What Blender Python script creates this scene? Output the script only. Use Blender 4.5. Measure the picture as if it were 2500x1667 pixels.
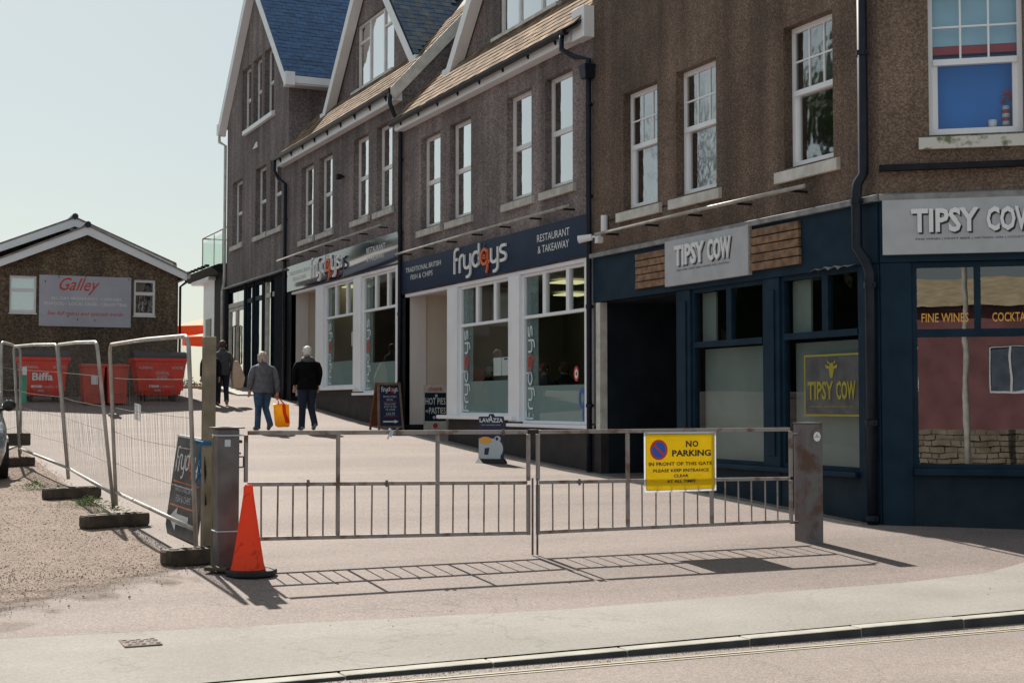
import bpy, math, random
from mathutils import Vector, Matrix, Euler
R = math.radians
rnd = random.Random(7)
scene = bpy.context.scene
COL = scene.collection
for o in list(bpy.data.objects): bpy.data.objects.remove(o)

# ------------------------------------------------------------------ camera, sky, sun, exposure
# world: +y runs up the yard along the shop fronts, the shop fronts stand in the plane x = 0, z up (metres)
cam_d = bpy.data.cameras.new('camera'); cam = bpy.data.objects.new('camera', cam_d); COL.objects.link(cam)
cam.location = (-10.765, -13.538, 1.40)
cam.rotation_euler = (R(90 + 2.576), 0, R(-24.562))
cam_d.lens = 50; cam_d.sensor_width = 36; cam_d.clip_start = .1; cam_d.clip_end = 3000
scene.camera = cam
SUN_EL, SUN_X = R(42.5), 0.006
sun_dir = Vector((SUN_X, 1, 0)).normalized() * math.cos(SUN_EL) + Vector((0, 0, math.sin(SUN_EL)))
world = bpy.data.worlds.new('World'); scene.world = world; world.use_nodes = True
nt = world.node_tree; nt.nodes.clear()
sky = nt.nodes.new('ShaderNodeTexSky'); sky.sky_type = 'NISHITA'; sky.sun_disc = False
sky.sun_elevation = SUN_EL; sky.sun_rotation = math.atan2(SUN_X, 1)
sky.air_density = 1.0; sky.dust_density = 1.2; sky.ozone_density = 1.0; sky.altitude = 20
bgn = nt.nodes.new('ShaderNodeBackground'); bgn.inputs['Strength'].default_value = .054
wout = nt.nodes.new('ShaderNodeOutputWorld')
tint = nt.nodes.new('ShaderNodeMix'); tint.data_type = 'RGBA'; tint.blend_type = 'MULTIPLY'; tint.inputs['Factor'].default_value = 1
tint.inputs['B'].default_value = (1.0, 1.0, .94, 1)
nt.links.new(sky.outputs[0], tint.inputs['A']); 
veil = nt.nodes.new('ShaderNodeMix'); veil.data_type = 'RGBA'; veil.inputs['Factor'].default_value = .58       # thin even high haze over the whole sky
veil.inputs['B'].default_value = (6.3, 7.0, 6.75, 1); nt.links.new(tint.outputs['Result'], veil.inputs['A']); nt.links.new(veil.outputs['Result'], bgn.inputs['Color']); nt.links.new(bgn.outputs[0], wout.inputs['Surface'])
sun_d = bpy.data.lights.new('sun', 'SUN'); sun_d.energy = 4.8; sun_d.angle = R(.53); sun_d.color = (1, .93, .82)
sun = bpy.data.objects.new('sun', sun_d); COL.objects.link(sun)
sun.rotation_euler = sun_dir.to_track_quat('Z', 'Y').to_euler(); sun.location = (-6, 30, 30)
vs = scene.view_settings; vs.view_transform = 'Standard'; vs.look = 'None'; vs.gamma = 1; vs.exposure = .84
vs.use_curve_mapping = False

# ------------------------------------------------------------------ materials
def mat(name, col, rough=.6, var=.12, scale=3.0, bump=0, bscale=60, metal=0, coat=0, col2=None, spec=.5, mix=(.35, .65),
        speck=None, sscale=60, samt=.5, rnd_obj=0, bdist=.01, emit=None, estr=0, transl=0, streak=0, wear=0):
    m = bpy.data.materials.new(name); m.use_nodes = True
    n = m.node_tree.nodes; l = m.node_tree.links; b = n['Principled BSDF']
    b.inputs['Roughness'].default_value = rough; b.inputs['Metallic'].default_value = metal
    b.inputs['Specular IOR Level'].default_value = spec; b.inputs['Coat Weight'].default_value = coat
    b.inputs['Coat Roughness'].default_value = .04
    geo = n.new('ShaderNodeNewGeometry')
    no = n.new('ShaderNodeTexNoise'); no.inputs['Scale'].default_value = scale; no.inputs['Detail'].default_value = 5
    l.new(geo.outputs['Position'], no.inputs['Vector'])
    r = n.new('ShaderNodeValToRGB')
    c2 = col2 if col2 else tuple(min(1, c * (1 + var)) for c in col)
    c1 = col if col2 else tuple(c * (1 - var) for c in col)
    r.color_ramp.elements[0].position, r.color_ramp.elements[1].position = mix
    r.color_ramp.elements[0].color = (*c1, 1); r.color_ramp.elements[1].color = (*c2, 1)
    l.new(no.outputs['Fac'], r.inputs['Fac']); out = r.outputs['Color']
    if speck:
        v = n.new('ShaderNodeTexVoronoi'); v.inputs['Scale'].default_value = sscale
        l.new(geo.outputs['Position'], v.inputs['Vector'])
        rr = n.new('ShaderNodeValToRGB'); k = len(speck)
        for i, c in enumerate(speck):
            e = rr.color_ramp.elements[i] if i < 2 else rr.color_ramp.elements.new(i / (k - 1))
            e.position = i / (k - 1); e.color = (*c, 1)
        sp = n.new('ShaderNodeSeparateColor'); l.new(v.outputs['Color'], sp.inputs[0])
        l.new(sp.outputs[0], rr.inputs['Fac'])
        mx = n.new('ShaderNodeMix'); mx.data_type = 'RGBA'; mx.inputs['Factor'].default_value = samt
        l.new(out, mx.inputs['A']); l.new(rr.outputs['Color'], mx.inputs['B']); out = mx.outputs['Result']
    def mult(fac_socket, lo, hi, p0, p1):
        nonlocal out
        q = n.new('ShaderNodeMapRange'); q.inputs['From Min'].default_value = p0; q.inputs['From Max'].default_value = p1; q.inputs['To Min'].default_value = lo; q.inputs['To Max'].default_value = hi
        l.new(fac_socket, q.inputs['Value']); x = n.new('ShaderNodeMix'); x.data_type = 'RGBA'; x.blend_type = 'MULTIPLY'; x.inputs['Factor'].default_value = 1
        l.new(out, x.inputs['A']); l.new(q.outputs['Result'], x.inputs['B']); out = x.outputs['Result']
    if streak:                                          # rain streaks and patches of old render
        mp = n.new('ShaderNodeMapping'); mp.inputs['Scale'].default_value = (2.6, 2.6, .16); l.new(geo.outputs['Position'], mp.inputs['Vector'])
        q = n.new('ShaderNodeTexNoise'); q.inputs['Scale'].default_value = 1; q.inputs['Detail'].default_value = 6; l.new(mp.outputs[0], q.inputs['Vector']); mult(q.outputs['Fac'], 1 - streak, 1 + streak * .6, .34, .66)
        q = n.new('ShaderNodeTexNoise'); q.inputs['Scale'].default_value = .45; q.inputs['Detail'].default_value = 3; l.new(geo.outputs['Position'], q.inputs['Vector']); mult(q.outputs['Fac'], 1 - streak * .7, 1 + streak * .7, .35, .65)
    if wear:                                            # worn bands, oily spots and a few hairline cracks
        mp = n.new('ShaderNodeMapping'); mp.inputs['Scale'].default_value = (.16, .9, .5); l.new(geo.outputs['Position'], mp.inputs['Vector'])
        q = n.new('ShaderNodeTexNoise'); q.inputs['Scale'].default_value = 1; q.inputs['Detail'].default_value = 6; l.new(mp.outputs[0], q.inputs['Vector']); mult(q.outputs['Fac'], 1 - wear, 1 + wear * .7, .36, .64)
        q = n.new('ShaderNodeTexVoronoi'); q.inputs['Scale'].default_value = 3.1; l.new(geo.outputs['Position'], q.inputs['Vector']); mult(q.outputs['Distance'], 1 - wear * 2.6, 1, .03, .07)
        wn = n.new('ShaderNodeTexNoise'); wn.inputs['Scale'].default_value = 1.3; wn.inputs['Detail'].default_value = 5; l.new(geo.outputs['Position'], wn.inputs['Vector'])
        ad = n.new('ShaderNodeVectorMath'); ad.operation = 'ADD'; l.new(geo.outputs['Position'], ad.inputs[0]); l.new(wn.outputs['Color'], ad.inputs[1])
        q = n.new('ShaderNodeTexVoronoi'); q.feature = 'DISTANCE_TO_EDGE'; q.inputs['Scale'].default_value = .28; l.new(ad.outputs[0], q.inputs['Vector']); mult(q.outputs['Distance'], 1 - wear * 1.6, 1, .0008, .003)
    if rnd_obj:
        oi = n.new('ShaderNodeObjectInfo'); mr = n.new('ShaderNodeMapRange')
        mr.inputs['To Min'].default_value = 1 - rnd_obj; mr.inputs['To Max'].default_value = 1 + rnd_obj
        l.new(oi.outputs['Random'], mr.inputs['Value'])
        mx = n.new('ShaderNodeMix'); mx.data_type = 'RGBA'; mx.blend_type = 'MULTIPLY'; mx.inputs['Factor'].default_value = 1
        l.new(out, mx.inputs['A']); l.new(mr.outputs['Result'], mx.inputs['B']); out = mx.outputs['Result']
    l.new(out, b.inputs['Base Color'])
    if bump:
        n2 = n.new('ShaderNodeTexNoise'); n2.inputs['Scale'].default_value = bscale; n2.inputs['Detail'].default_value = 3
        l.new(geo.outputs['Position'], n2.inputs['Vector'])
        bp = n.new('ShaderNodeBump'); bp.inputs['Strength'].default_value = bump; bp.inputs['Distance'].default_value = bdist
        l.new(n2.outputs['Fac'], bp.inputs['Height']); l.new(bp.outputs['Normal'], b.inputs['Normal'])
    if transl:                                          # thin plastic, cloth or leaf that lets light through
        tb = n.new('ShaderNodeBsdfTranslucent'); l.new(out, tb.inputs['Color']); ms = n.new('ShaderNodeMixShader'); ms.inputs[0].default_value = transl
        l.new(b.outputs[0], ms.inputs[1]); l.new(tb.outputs[0], ms.inputs[2]); l.new(ms.outputs[0], n['Material Output'].inputs['Surface'])
    if emit:
        b.inputs['Emission Color'].default_value = (*emit, 1); b.inputs['Emission Strength'].default_value = estr
    return m

def glass(name, tint=(.8, .86, .84), gain=2.0, base=.03, wob=.02, wscale=2.2, rough=0):
    """window glass: what lies behind, plus a Fresnel reflection of two surfaces; slightly wavy"""
    m = bpy.data.materials.new(name); m.use_nodes = True
    n = m.node_tree.nodes; l = m.node_tree.links; n.clear()
    out = n.new('ShaderNodeOutputMaterial'); tr = n.new('ShaderNodeBsdfTransparent'); gl = n.new('ShaderNodeBsdfGlossy')
    tr.inputs[0].default_value = (*tint, 1); gl.inputs['Roughness'].default_value = rough
    g2 = n.new('ShaderNodeNewGeometry'); dt = n.new('ShaderNodeVectorMath'); dt.operation = 'DOT_PRODUCT'
    l.new(g2.outputs['Normal'], dt.inputs[0]); l.new(g2.outputs['Incoming'], dt.inputs[1])
    def mth(op, a, b_=0.0):
        q = n.new('ShaderNodeMath'); q.operation = op; q.use_clamp = op == 'MULTIPLY_ADD'
        for i, x in enumerate((a, b_)):
            if hasattr(x, 'links'): l.new(x, q.inputs[i])
            else: q.inputs[i].default_value = x
        return q
    ab = mth('ABSOLUTE', dt.outputs['Value']); om = mth('SUBTRACT', 1.0, ab.outputs[0]); p5 = mth('POWER', om.outputs[0], 5.0)
    ma = mth('MULTIPLY_ADD', p5.outputs[0], .96 * gain); ma.inputs[2].default_value = base + .04 * gain
    geo = n.new('ShaderNodeNewGeometry'); no = n.new('ShaderNodeTexNoise'); no.inputs['Scale'].default_value = wscale
    l.new(geo.outputs['Position'], no.inputs['Vector'])
    bp = n.new('ShaderNodeBump'); bp.inputs['Strength'].default_value = wob; bp.inputs['Distance'].default_value = .2
    l.new(no.outputs['Fac'], bp.inputs['Height']); l.new(bp.outputs['Normal'], gl.inputs['Normal'])
    mx = n.new('ShaderNodeMixShader'); l.new(ma.outputs[0], mx.inputs[0]); l.new(tr.outputs[0], mx.inputs[1]); l.new(gl.outputs[0], mx.inputs[2])
    l.new(mx.outputs[0], out.inputs['Surface'])
    return m

def film(name, col, alpha):
    m = bpy.data.materials.new(name); m.use_nodes = True
    n = m.node_tree.nodes; l = m.node_tree.links; b = n['Principled BSDF']
    b.inputs['Base Color'].default_value = (*col, 1); b.inputs['Roughness'].default_value = .7
    no = n.new('ShaderNodeTexNoise'); no.inputs['Scale'].default_value = 6
    mr = n.new('ShaderNodeMapRange'); mr.inputs['To Min'].default_value = alpha - .05; mr.inputs['To Max'].default_value = alpha + .05
    l.new(no.outputs['Fac'], mr.inputs['Value']); l.new(mr.outputs['Result'], b.inputs['Alpha'])
    return m

RC = [(.03, .02, .016), (.1, .066, .05), (.2, .138, .1), (.34, .245, .175)]
M = {}
M['roughcast'] = mat('roughcast', (.125, .085, .066), .9, streak=.34, col2=(.175, .122, .097), scale=.9, bump=.9, bscale=55, speck=RC, sscale=56, samt=.48, bdist=.02)
M['roughcast_far'] = mat('roughcast_far', (.175, .145, .152), .9, streak=.3, col2=(.235, .198, .202), scale=.8, bump=.9, bscale=45, speck=[(.04, .03, .03), (.12, .098, .096), (.22, .18, .175), (.36, .29, .27)], sscale=30, samt=.5, bdist=.02)
M['roughcast_galley'] = mat('roughcast_galley', (.085, .066, .04), .9, streak=.3, col2=(.12, .092, .055), scale=.7, bump=.8, bscale=40, speck=RC, sscale=28, samt=.5, bdist=.02)
M['asphalt'] = mat('asphalt', (.152, .112, .107), .85, wear=.16, col2=(.19, .144, .138), scale=.7, bump=.5, bscale=90, speck=[(.07, .058, .05), (.18, .15, .135), (.36, .31, .28)], sscale=85, samt=.42, mix=(.3, .7))
M['pavement'] = mat('pavement', (.2, .187, .172), .9, wear=.1, col2=(.255, .24, .222), scale=1.1, bump=.3, bscale=120, speck=[(.14, .132, .115), (.23, .22, .195), (.33, .315, .28)], sscale=70, samt=.3)
M['road'] = mat('road', (.172, .136, .125), .85, wear=.13, col2=(.205, .167, .154), scale=.8, bump=.5, bscale=110, speck=[(.09, .075, .07), (.21, .18, .165), (.38, .33, .3)], sscale=95, samt=.4)
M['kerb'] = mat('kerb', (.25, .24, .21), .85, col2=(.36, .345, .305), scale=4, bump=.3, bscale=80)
M['road_paint'] = mat('road_paint', (.3, .27, .19), .8, col2=(.42, .4, .32), scale=9)
M['gravel_base'] = mat('gravel_base', (.165, .12, .097), .95, col2=(.235, .178, .15), scale=2.2, bump=1, bscale=45, speck=[(.07, .045, .035), (.19, .135, .108), (.38, .3, .25)], sscale=60, samt=.5, bdist=.03)
def fade_edge(m):
    """gravel thins out along its front edge instead of stopping at a line"""
    n = m.node_tree.nodes; l = m.node_tree.links; b = n['Principled BSDF']; geo = n.new('ShaderNodeNewGeometry'); sp = n.new('ShaderNodeSeparateXYZ'); l.new(geo.outputs['Position'], sp.inputs[0])
    a = n.new('ShaderNodeMath'); a.operation = 'MULTIPLY_ADD'; a.inputs[1].default_value = -.85; l.new(sp.outputs['X'], a.inputs[0]); l.new(sp.outputs['Y'], a.inputs[2])
    no = n.new('ShaderNodeTexNoise'); no.inputs['Scale'].default_value = 2.5; no.inputs['Detail'].default_value = 7; l.new(geo.outputs['Position'], no.inputs['Vector'])
    c = n.new('ShaderNodeMath'); c.operation = 'MULTIPLY_ADD'; c.inputs[1].default_value = 3.0; l.new(no.outputs['Fac'], c.inputs[0]); l.new(a.outputs[0], c.inputs[2])
    r_ = n.new('ShaderNodeMapRange'); r_.inputs['From Min'].default_value = 1.5 + 5.4; r_.inputs['From Max'].default_value = 1.5 + 6.3; l.new(c.outputs[0], r_.inputs['Value']); l.new(r_.outputs['Result'], b.inputs['Alpha'])
fade_edge(M['gravel_base'])
M['stone'] = mat('stone', (.26, .195, .165), .9, col2=(.46, .37, .32), scale=23, mix=(.3, .7))
M['white'] = mat('white', (.8, .82, .87), .45, col2=(.86, .88, .92), scale=2)
M['white_old'] = mat('white_old', (.5, .48, .44), .55, col2=(.68, .66, .62), scale=5)
M['upvc'] = mat('upvc', (.74, .74, .75), .3, var=.05)
M['sill'] = mat('sill', (.42, .4, .37), .8, col2=(.6, .58, .55), scale=7, bump=.2, bscale=70)
M['moss_sill'] = mat('moss_sill', (.16, .19, .1), .9, col2=(.62, .61, .58), scale=9, mix=(.36, .5))
M['black_paint'] = mat('black_paint', (.007, .011, .021), .35, col2=(.014, .019, .032), scale=6, spec=.25)
M['black_soft'] = mat('black_soft', (.01, .011, .014), .7, col2=(.018, .019, .024), scale=5, spec=.2)
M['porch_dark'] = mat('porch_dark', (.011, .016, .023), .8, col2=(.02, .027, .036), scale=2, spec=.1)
M['pane_grey'] = mat('pane_grey', (.1, .13, .18), .3, var=.2)
M['tile_grey'] = mat('tile_grey', (.16, .15, .15), .8, col2=(.28, .26, .25), scale=5)
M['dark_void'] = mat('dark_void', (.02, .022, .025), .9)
M['plinth'] = mat('plinth', (.018, .016, .018), .75, col2=(.035, .03, .03), scale=3, bump=.3, bscale=40)
M['teal'] = mat('teal', (.007, .022, .04), .55, col2=(.012, .033, .057), scale=3, spec=.12)
M['teal_render'] = mat('teal_render', (.012, .024, .036), .75, col2=(.021, .036, .05), scale=3, bump=.5, bscale=70, spec=.2)
M['navy_gloss'] = mat('navy_gloss', (.006, .016, .052), .06, var=.1, spec=.75, coat=.7)
M['navy_satin'] = mat('navy_satin', (.008, .021, .058), .3, var=.1, spec=.1)
M['navy_board'] = mat('navy_board', (.008, .014, .06), .4, var=.1)
M['letter_white'] = mat('letter_white', (.78, .8, .82), .4, var=.04)
M['letter_pale'] = mat('letter_pale', (.5, .56, .62), .5, var=.05)
M['letter_cream'] = mat('letter_cream', (.68, .78, .84), .5, var=.04)
M['letter_orange'] = mat('letter_orange', (.72, .14, .035), .45, var=.05)
M['letter_blue'] = mat('letter_blue', (.02, .11, .42), .45, var=.05)
M['letter_dark'] = mat('letter_dark', (.012, .016, .022), .5, var=.05)
M['letter_gold'] = mat('letter_gold', (.85, .42, .07), .5, var=.08)
M['letter_lime'] = mat('letter_lime', (.32, .28, .02), .5, var=.08)
M['letter_red'] = mat('letter_red', (.58, .05, .03), .5, var=.06)
M['sign_grey'] = mat('sign_grey', (.4, .42, .45), .5, col2=(.46, .48, .51), scale=4)
M['plank'] = mat('plank', (.13, .066, .033), .6, col2=(.28, .165, .092), scale=9, rnd_obj=.15, bump=.4, bscale=30)
M['lead'] = mat('lead', (.16, .165, .175), .5, col2=(.3, .3, .31), scale=5)
M['slate_blue'] = mat('slate_blue', (.016, .062, .16), .45, spec=.3, col2=(.032, .095, .22), scale=5, rnd_obj=.2, bump=.3, bscale=50)
M['slate_lichen'] = mat('slate_lichen', (.028, .06, .12), .5, col2=(.12, .115, .1), scale=3, rnd_obj=.22, bump=.3, bscale=50, mix=(.45, .7))
M['roof_brown'] = mat('roof_brown', (.13, .09, .065), .9, col2=(.27, .195, .14), scale=3.4, rnd_obj=.38, spec=.08, bump=.4, bscale=50)  # main slopes, a warmer brown than the gable slates
M['roof_under'] = mat('roof_under', (.03, .032, .04), .8)
M['galv'] = mat('galv', (.3, .285, .265), .5, col2=(.44, .42, .385), scale=6, metal=.2)
M['gate_metal'] = mat('gate_metal', (.15, .085, .06), .55, col2=(.29, .265, .255), scale=9, metal=.35, bump=.2, bscale=60, mix=(.3, .5))
M['rust'] = mat('rust', (.115, .065, .048), .65, col2=(.16, .145, .15), scale=5, metal=.3, bump=.2, bscale=40, mix=(.36, .5))
M['post_steel'] = mat('post_steel', (.085, .075, .075), .55, col2=(.15, .14, .145), scale=4, metal=.3, bump=.2, bscale=40)
M['timber'] = mat('timber', (.16, .13, .09), .8, col2=(.27, .225, .165), scale=5, bump=.4, bscale=35)
M['timber_moss'] = mat('timber_moss', (.1, .095, .03), .85, col2=(.2, .17, .09), scale=6, bump=.3, bscale=35)
M['wood_frame'] = mat('wood_frame', (.15, .1, .07), .55, col2=(.25, .18, .13), scale=12)
M['wood_red'] = mat('wood_red', (.13, .045, .02), .6, col2=(.2, .075, .035), scale=12)
M['foot_block'] = mat('foot_block', (.045, .033, .025), .85, col2=(.1, .075, .055), scale=9, bump=.5, bscale=50)
M['cone_orange'] = mat('cone_orange', (.62, .085, .04), .6, col2=(.86, .13, .055), scale=14, mix=(.3, .42), spec=.2, transl=.5)
M['rubber'] = mat('rubber', (.012, .012, .013), .7, var=.2)
M['sign_yellow'] = mat('sign_yellow', (.92, .62, .008), .4, var=.03, spec=.2, transl=.4)
M['sign_blue'] = mat('sign_blue', (.01, .1, .5), .35, var=.03)
M['sign_red'] = mat('sign_red', (.62, .03, .02), .35, var=.03)
M['sign_edge'] = mat('sign_edge', (.85, .86, .88), .4, var=.03, transl=.5)
M['letter_brown'] = mat('letter_brown', (.025, .014, .01), .5, var=.05)
M['bin_red'] = mat('bin_red', (.72, .032, .016), .5, col2=(.88, .05, .024), scale=5, mix=(.3, .5))
M['bin_faded'] = mat('bin_faded', (.52, .05, .03), .55, col2=(.62, .08, .05), scale=3)
M['bin_lid'] = mat('bin_lid', (.03, .03, .036), .5, var=.2)
M['fascia_grey'] = mat('fascia_grey', (.55, .57, .6), .5, col2=(.66, .68, .71), scale=3)
M['board_lilac'] = mat('board_lilac', (.4, .4, .47), .45, col2=(.46, .46, .53), scale=2)
M['frost'] = film('frosted_film', (.33, .43, .43), .8)
M['blind'] = mat('blind', (.2, .23, .23), .8, col2=(.25, .28, .275), scale=1.5)
M['pale_plaster'] = mat('pale_plaster', (.56, .5, .43), .6, col2=(.63, .57, .5), scale=1.2)
M['pale_panel'] = mat('pale_panel', (.64, .61, .6), .5, col2=(.7, .67, .66), scale=1.2)
M['inner_wall'] = mat('inner_wall', (.24, .235, .215), .8, col2=(.32, .31, .28), scale=1)
M['inner_ceiling'] = mat('inner_ceiling', (.33, .32, .3), .8)
M['inner_floor'] = mat('inner_floor', (.12, .1, .08), .6)
M['inner_red'] = mat('inner_red', (.35, .03, .05), .6)
M['shop_black'] = mat('shop_black', (.006, .009, .017), .75, col2=(.012, .016, .026), scale=6, spec=.04)
M['kerb_face_shade'] = mat('kerb_face_shade', (.03, .032, .036), .9, col2=(.06, .061, .063), scale=4)  # front of the kerb stones, its shade painted in as a darker colour
M['mortar'] = mat('mortar', (.14, .12, .1), .9)
M['roughcast_mid'] = mat('roughcast_mid', (.185, .155, .16), .9, streak=.34, col2=(.25, .21, .213), scale=.9, bump=.9, bscale=50, speck=[(.045, .034, .034), (.14, .112, .11), (.25, .205, .2), (.4, .33, .31)], sscale=36, samt=.5, bdist=.02)
M['inner_blue'] = mat('inner_blue', (.012, .2, .66), .7, var=.06)
M['inner_paleblue'] = mat('inner_paleblue', (.36, .62, .76), .7, var=.06)
M['net'] = mat('net_curtain', (.5, .53, .54), .9, col2=(.58, .61, .61), scale=4)
M['lamp_panel'] = mat('lamp_panel', (.8, .8, .7), .5, emit=(1, .93, .5), estr=.42)
M['glass'] = glass('glass', gain=5, base=.36)
M['glass_door'] = glass('glass_door', (.5, .55, .55), gain=3, base=.42)
M['glass_old'] = glass('glass_old', gain=5, base=.2, wob=.02, wscale=3, rough=.05)
M['glass_shop'] = glass('glass_shop', (.82, .88, .86), gain=.9, base=.015, wob=.004, wscale=1.2)
M['glass_corner'] = glass('glass_corner', (.5, .55, .56), gain=1.6, base=.1, wob=.004, wscale=1.5)
M['glass_up'] = glass('glass_up', (.9, .92, .95), gain=1.5, base=.0, wob=.01)
M['wire'] = mat('wire', (.15, .14, .13), .6, var=.2, metal=.2)
M['glass_green'] = glass('glass_green', (.9, .97, .93), gain=.8, base=.03, wob=0)
M['parasol'] = mat('parasol', (.78, .1, .03), .8, var=.06, transl=.4)
M['parasol_top'] = mat('parasol_top', (.86, .45, .3), .8, var=.06, transl=.4)
M['annex_white'] = mat('annex_white', (.84, .88, .9), .5, var=.04)
M['rope_blue'] = mat('rope_blue', (.01, .13, .3), .7, var=.2)
M['chalk_board'] = mat('chalk_board', (.045, .048, .055), .45, col2=(.09, .095, .1), scale=4)
M['cast_iron'] = mat('cast_iron', (.14, .11, .1), .85, col2=(.25, .21, .195), scale=12, spec=.1)
M['leaf'] = mat('leaf', (.04, .085, .015), .7, col2=(.085, .14, .03), scale=9, spec=.1, transl=.45)
M['leaf_dark'] = mat('leaf_dark', (.02, .035, .012), .8, spec=.08, col2=(.05, .07, .025), scale=3)
M['bark'] = mat('bark', (.06, .045, .035), .9, col2=(.1, .08, .06), scale=6)
M['skin'] = mat('skin', (.52, .3, .22), .55, var=.06)
M['hair_white'] = mat('hair_white', (.62, .6, .56), .7, col2=(.78, .76, .72), scale=30)
M['hair_fair'] = mat('hair_fair', (.4, .33, .25), .7, col2=(.58, .5, .42), scale=30)
M['hair_brown'] = mat('hair_brown', (.05, .028, .02), .7, col2=(.09, .05, .032), scale=30)
M['coat_grey'] = mat('coat_grey', (.105, .108, .128), .9, col2=(.15, .152, .175), scale=14, bump=.8, bscale=9, bdist=.05)
M['coat_black'] = mat('coat_black', (.004, .004, .005), .9, col2=(.008, .008, .009), scale=10, bump=.8, bscale=8, bdist=.05, spec=.1)
M['coat_hood'] = mat('coat_hood', (.06, .06, .068), .8, col2=(.09, .09, .1), scale=10)
M['coat_dark'] = mat('coat_dark', (.009, .01, .015), .85, spec=.1, col2=(.02, .021, .03), scale=10)
M['coat_charcoal'] = mat('coat_charcoal', (.05, .053, .062), .9, col2=(.075, .078, .088), scale=10)
M['denim'] = mat('denim', (.022, .06, .125), .85, col2=(.05, .11, .2), scale=9, bump=.8, bscale=10, bdist=.04)
M['denim_dark'] = mat('denim_dark', (.008, .014, .032), .85, col2=(.014, .024, .05), scale=9)
M['shoe_brown'] = mat('shoe_brown', (.14, .075, .05), .6, var=.15)
M['shoe_grey'] = mat('shoe_grey', (.2, .2, .22), .6, var=.15)
M['shoe_tan'] = mat('shoe_tan', (.3, .19, .12), .6, var=.15)
M['bag_yellow'] = mat('bag_yellow', (.82, .45, .006), .4, col2=(.9, .55, .015), scale=8, transl=.45)
M['bag_red'] = mat('bag_red', (.8, .06, .015), .4, var=.08, transl=.4)
M['bag_tan'] = mat('bag_tan', (.55, .38, .26), .6, col2=(.62, .46, .34), scale=8)
M['car_silver'] = mat('car_silver', (.42, .46, .5), .25, var=.03, metal=.7, coat=1)
M['car_black'] = mat('car_black', (.01, .01, .011), .35, var=.1)
M['car_lamp'] = mat('car_lamp', (.6, .65, .68), .08, var=.03, spec=.8)
M['red_wall'] = mat('red_wall', (.22, .095, .105), .8, var=.18, scale=1.2)
M['cream_roof'] = mat('cream_roof', (.36, .29, .18), .8, col2=(.5, .42, .29), scale=2)
M['rubble'] = mat('rubble', (.22, .18, .13), .9, col2=(.4, .35, .28), scale=3, rnd_obj=.25)
M['hedge'] = mat('hedge', (.035, .06, .02), .8, var=.2)
M['terracotta'] = mat('terracotta', (.26, .09, .05), .8, var=.15)
M['paper'] = mat('paper', (.75, .77, .8), .6, var=.03)
M['green_tag'] = mat('green_tag', (.02, .3, .2), .5, var=.1)
M['silver_tag'] = mat('silver_tag', (.5, .52, .55), .3, col2=(.7, .7, .72), scale=12)

# ------------------------------------------------------------------ mesh helpers
def off(parent):
    while parent is not None and parent.parent is not None: parent = parent.parent
    return parent.location.copy() if parent is not None else Vector((0, 0, 0))

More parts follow.
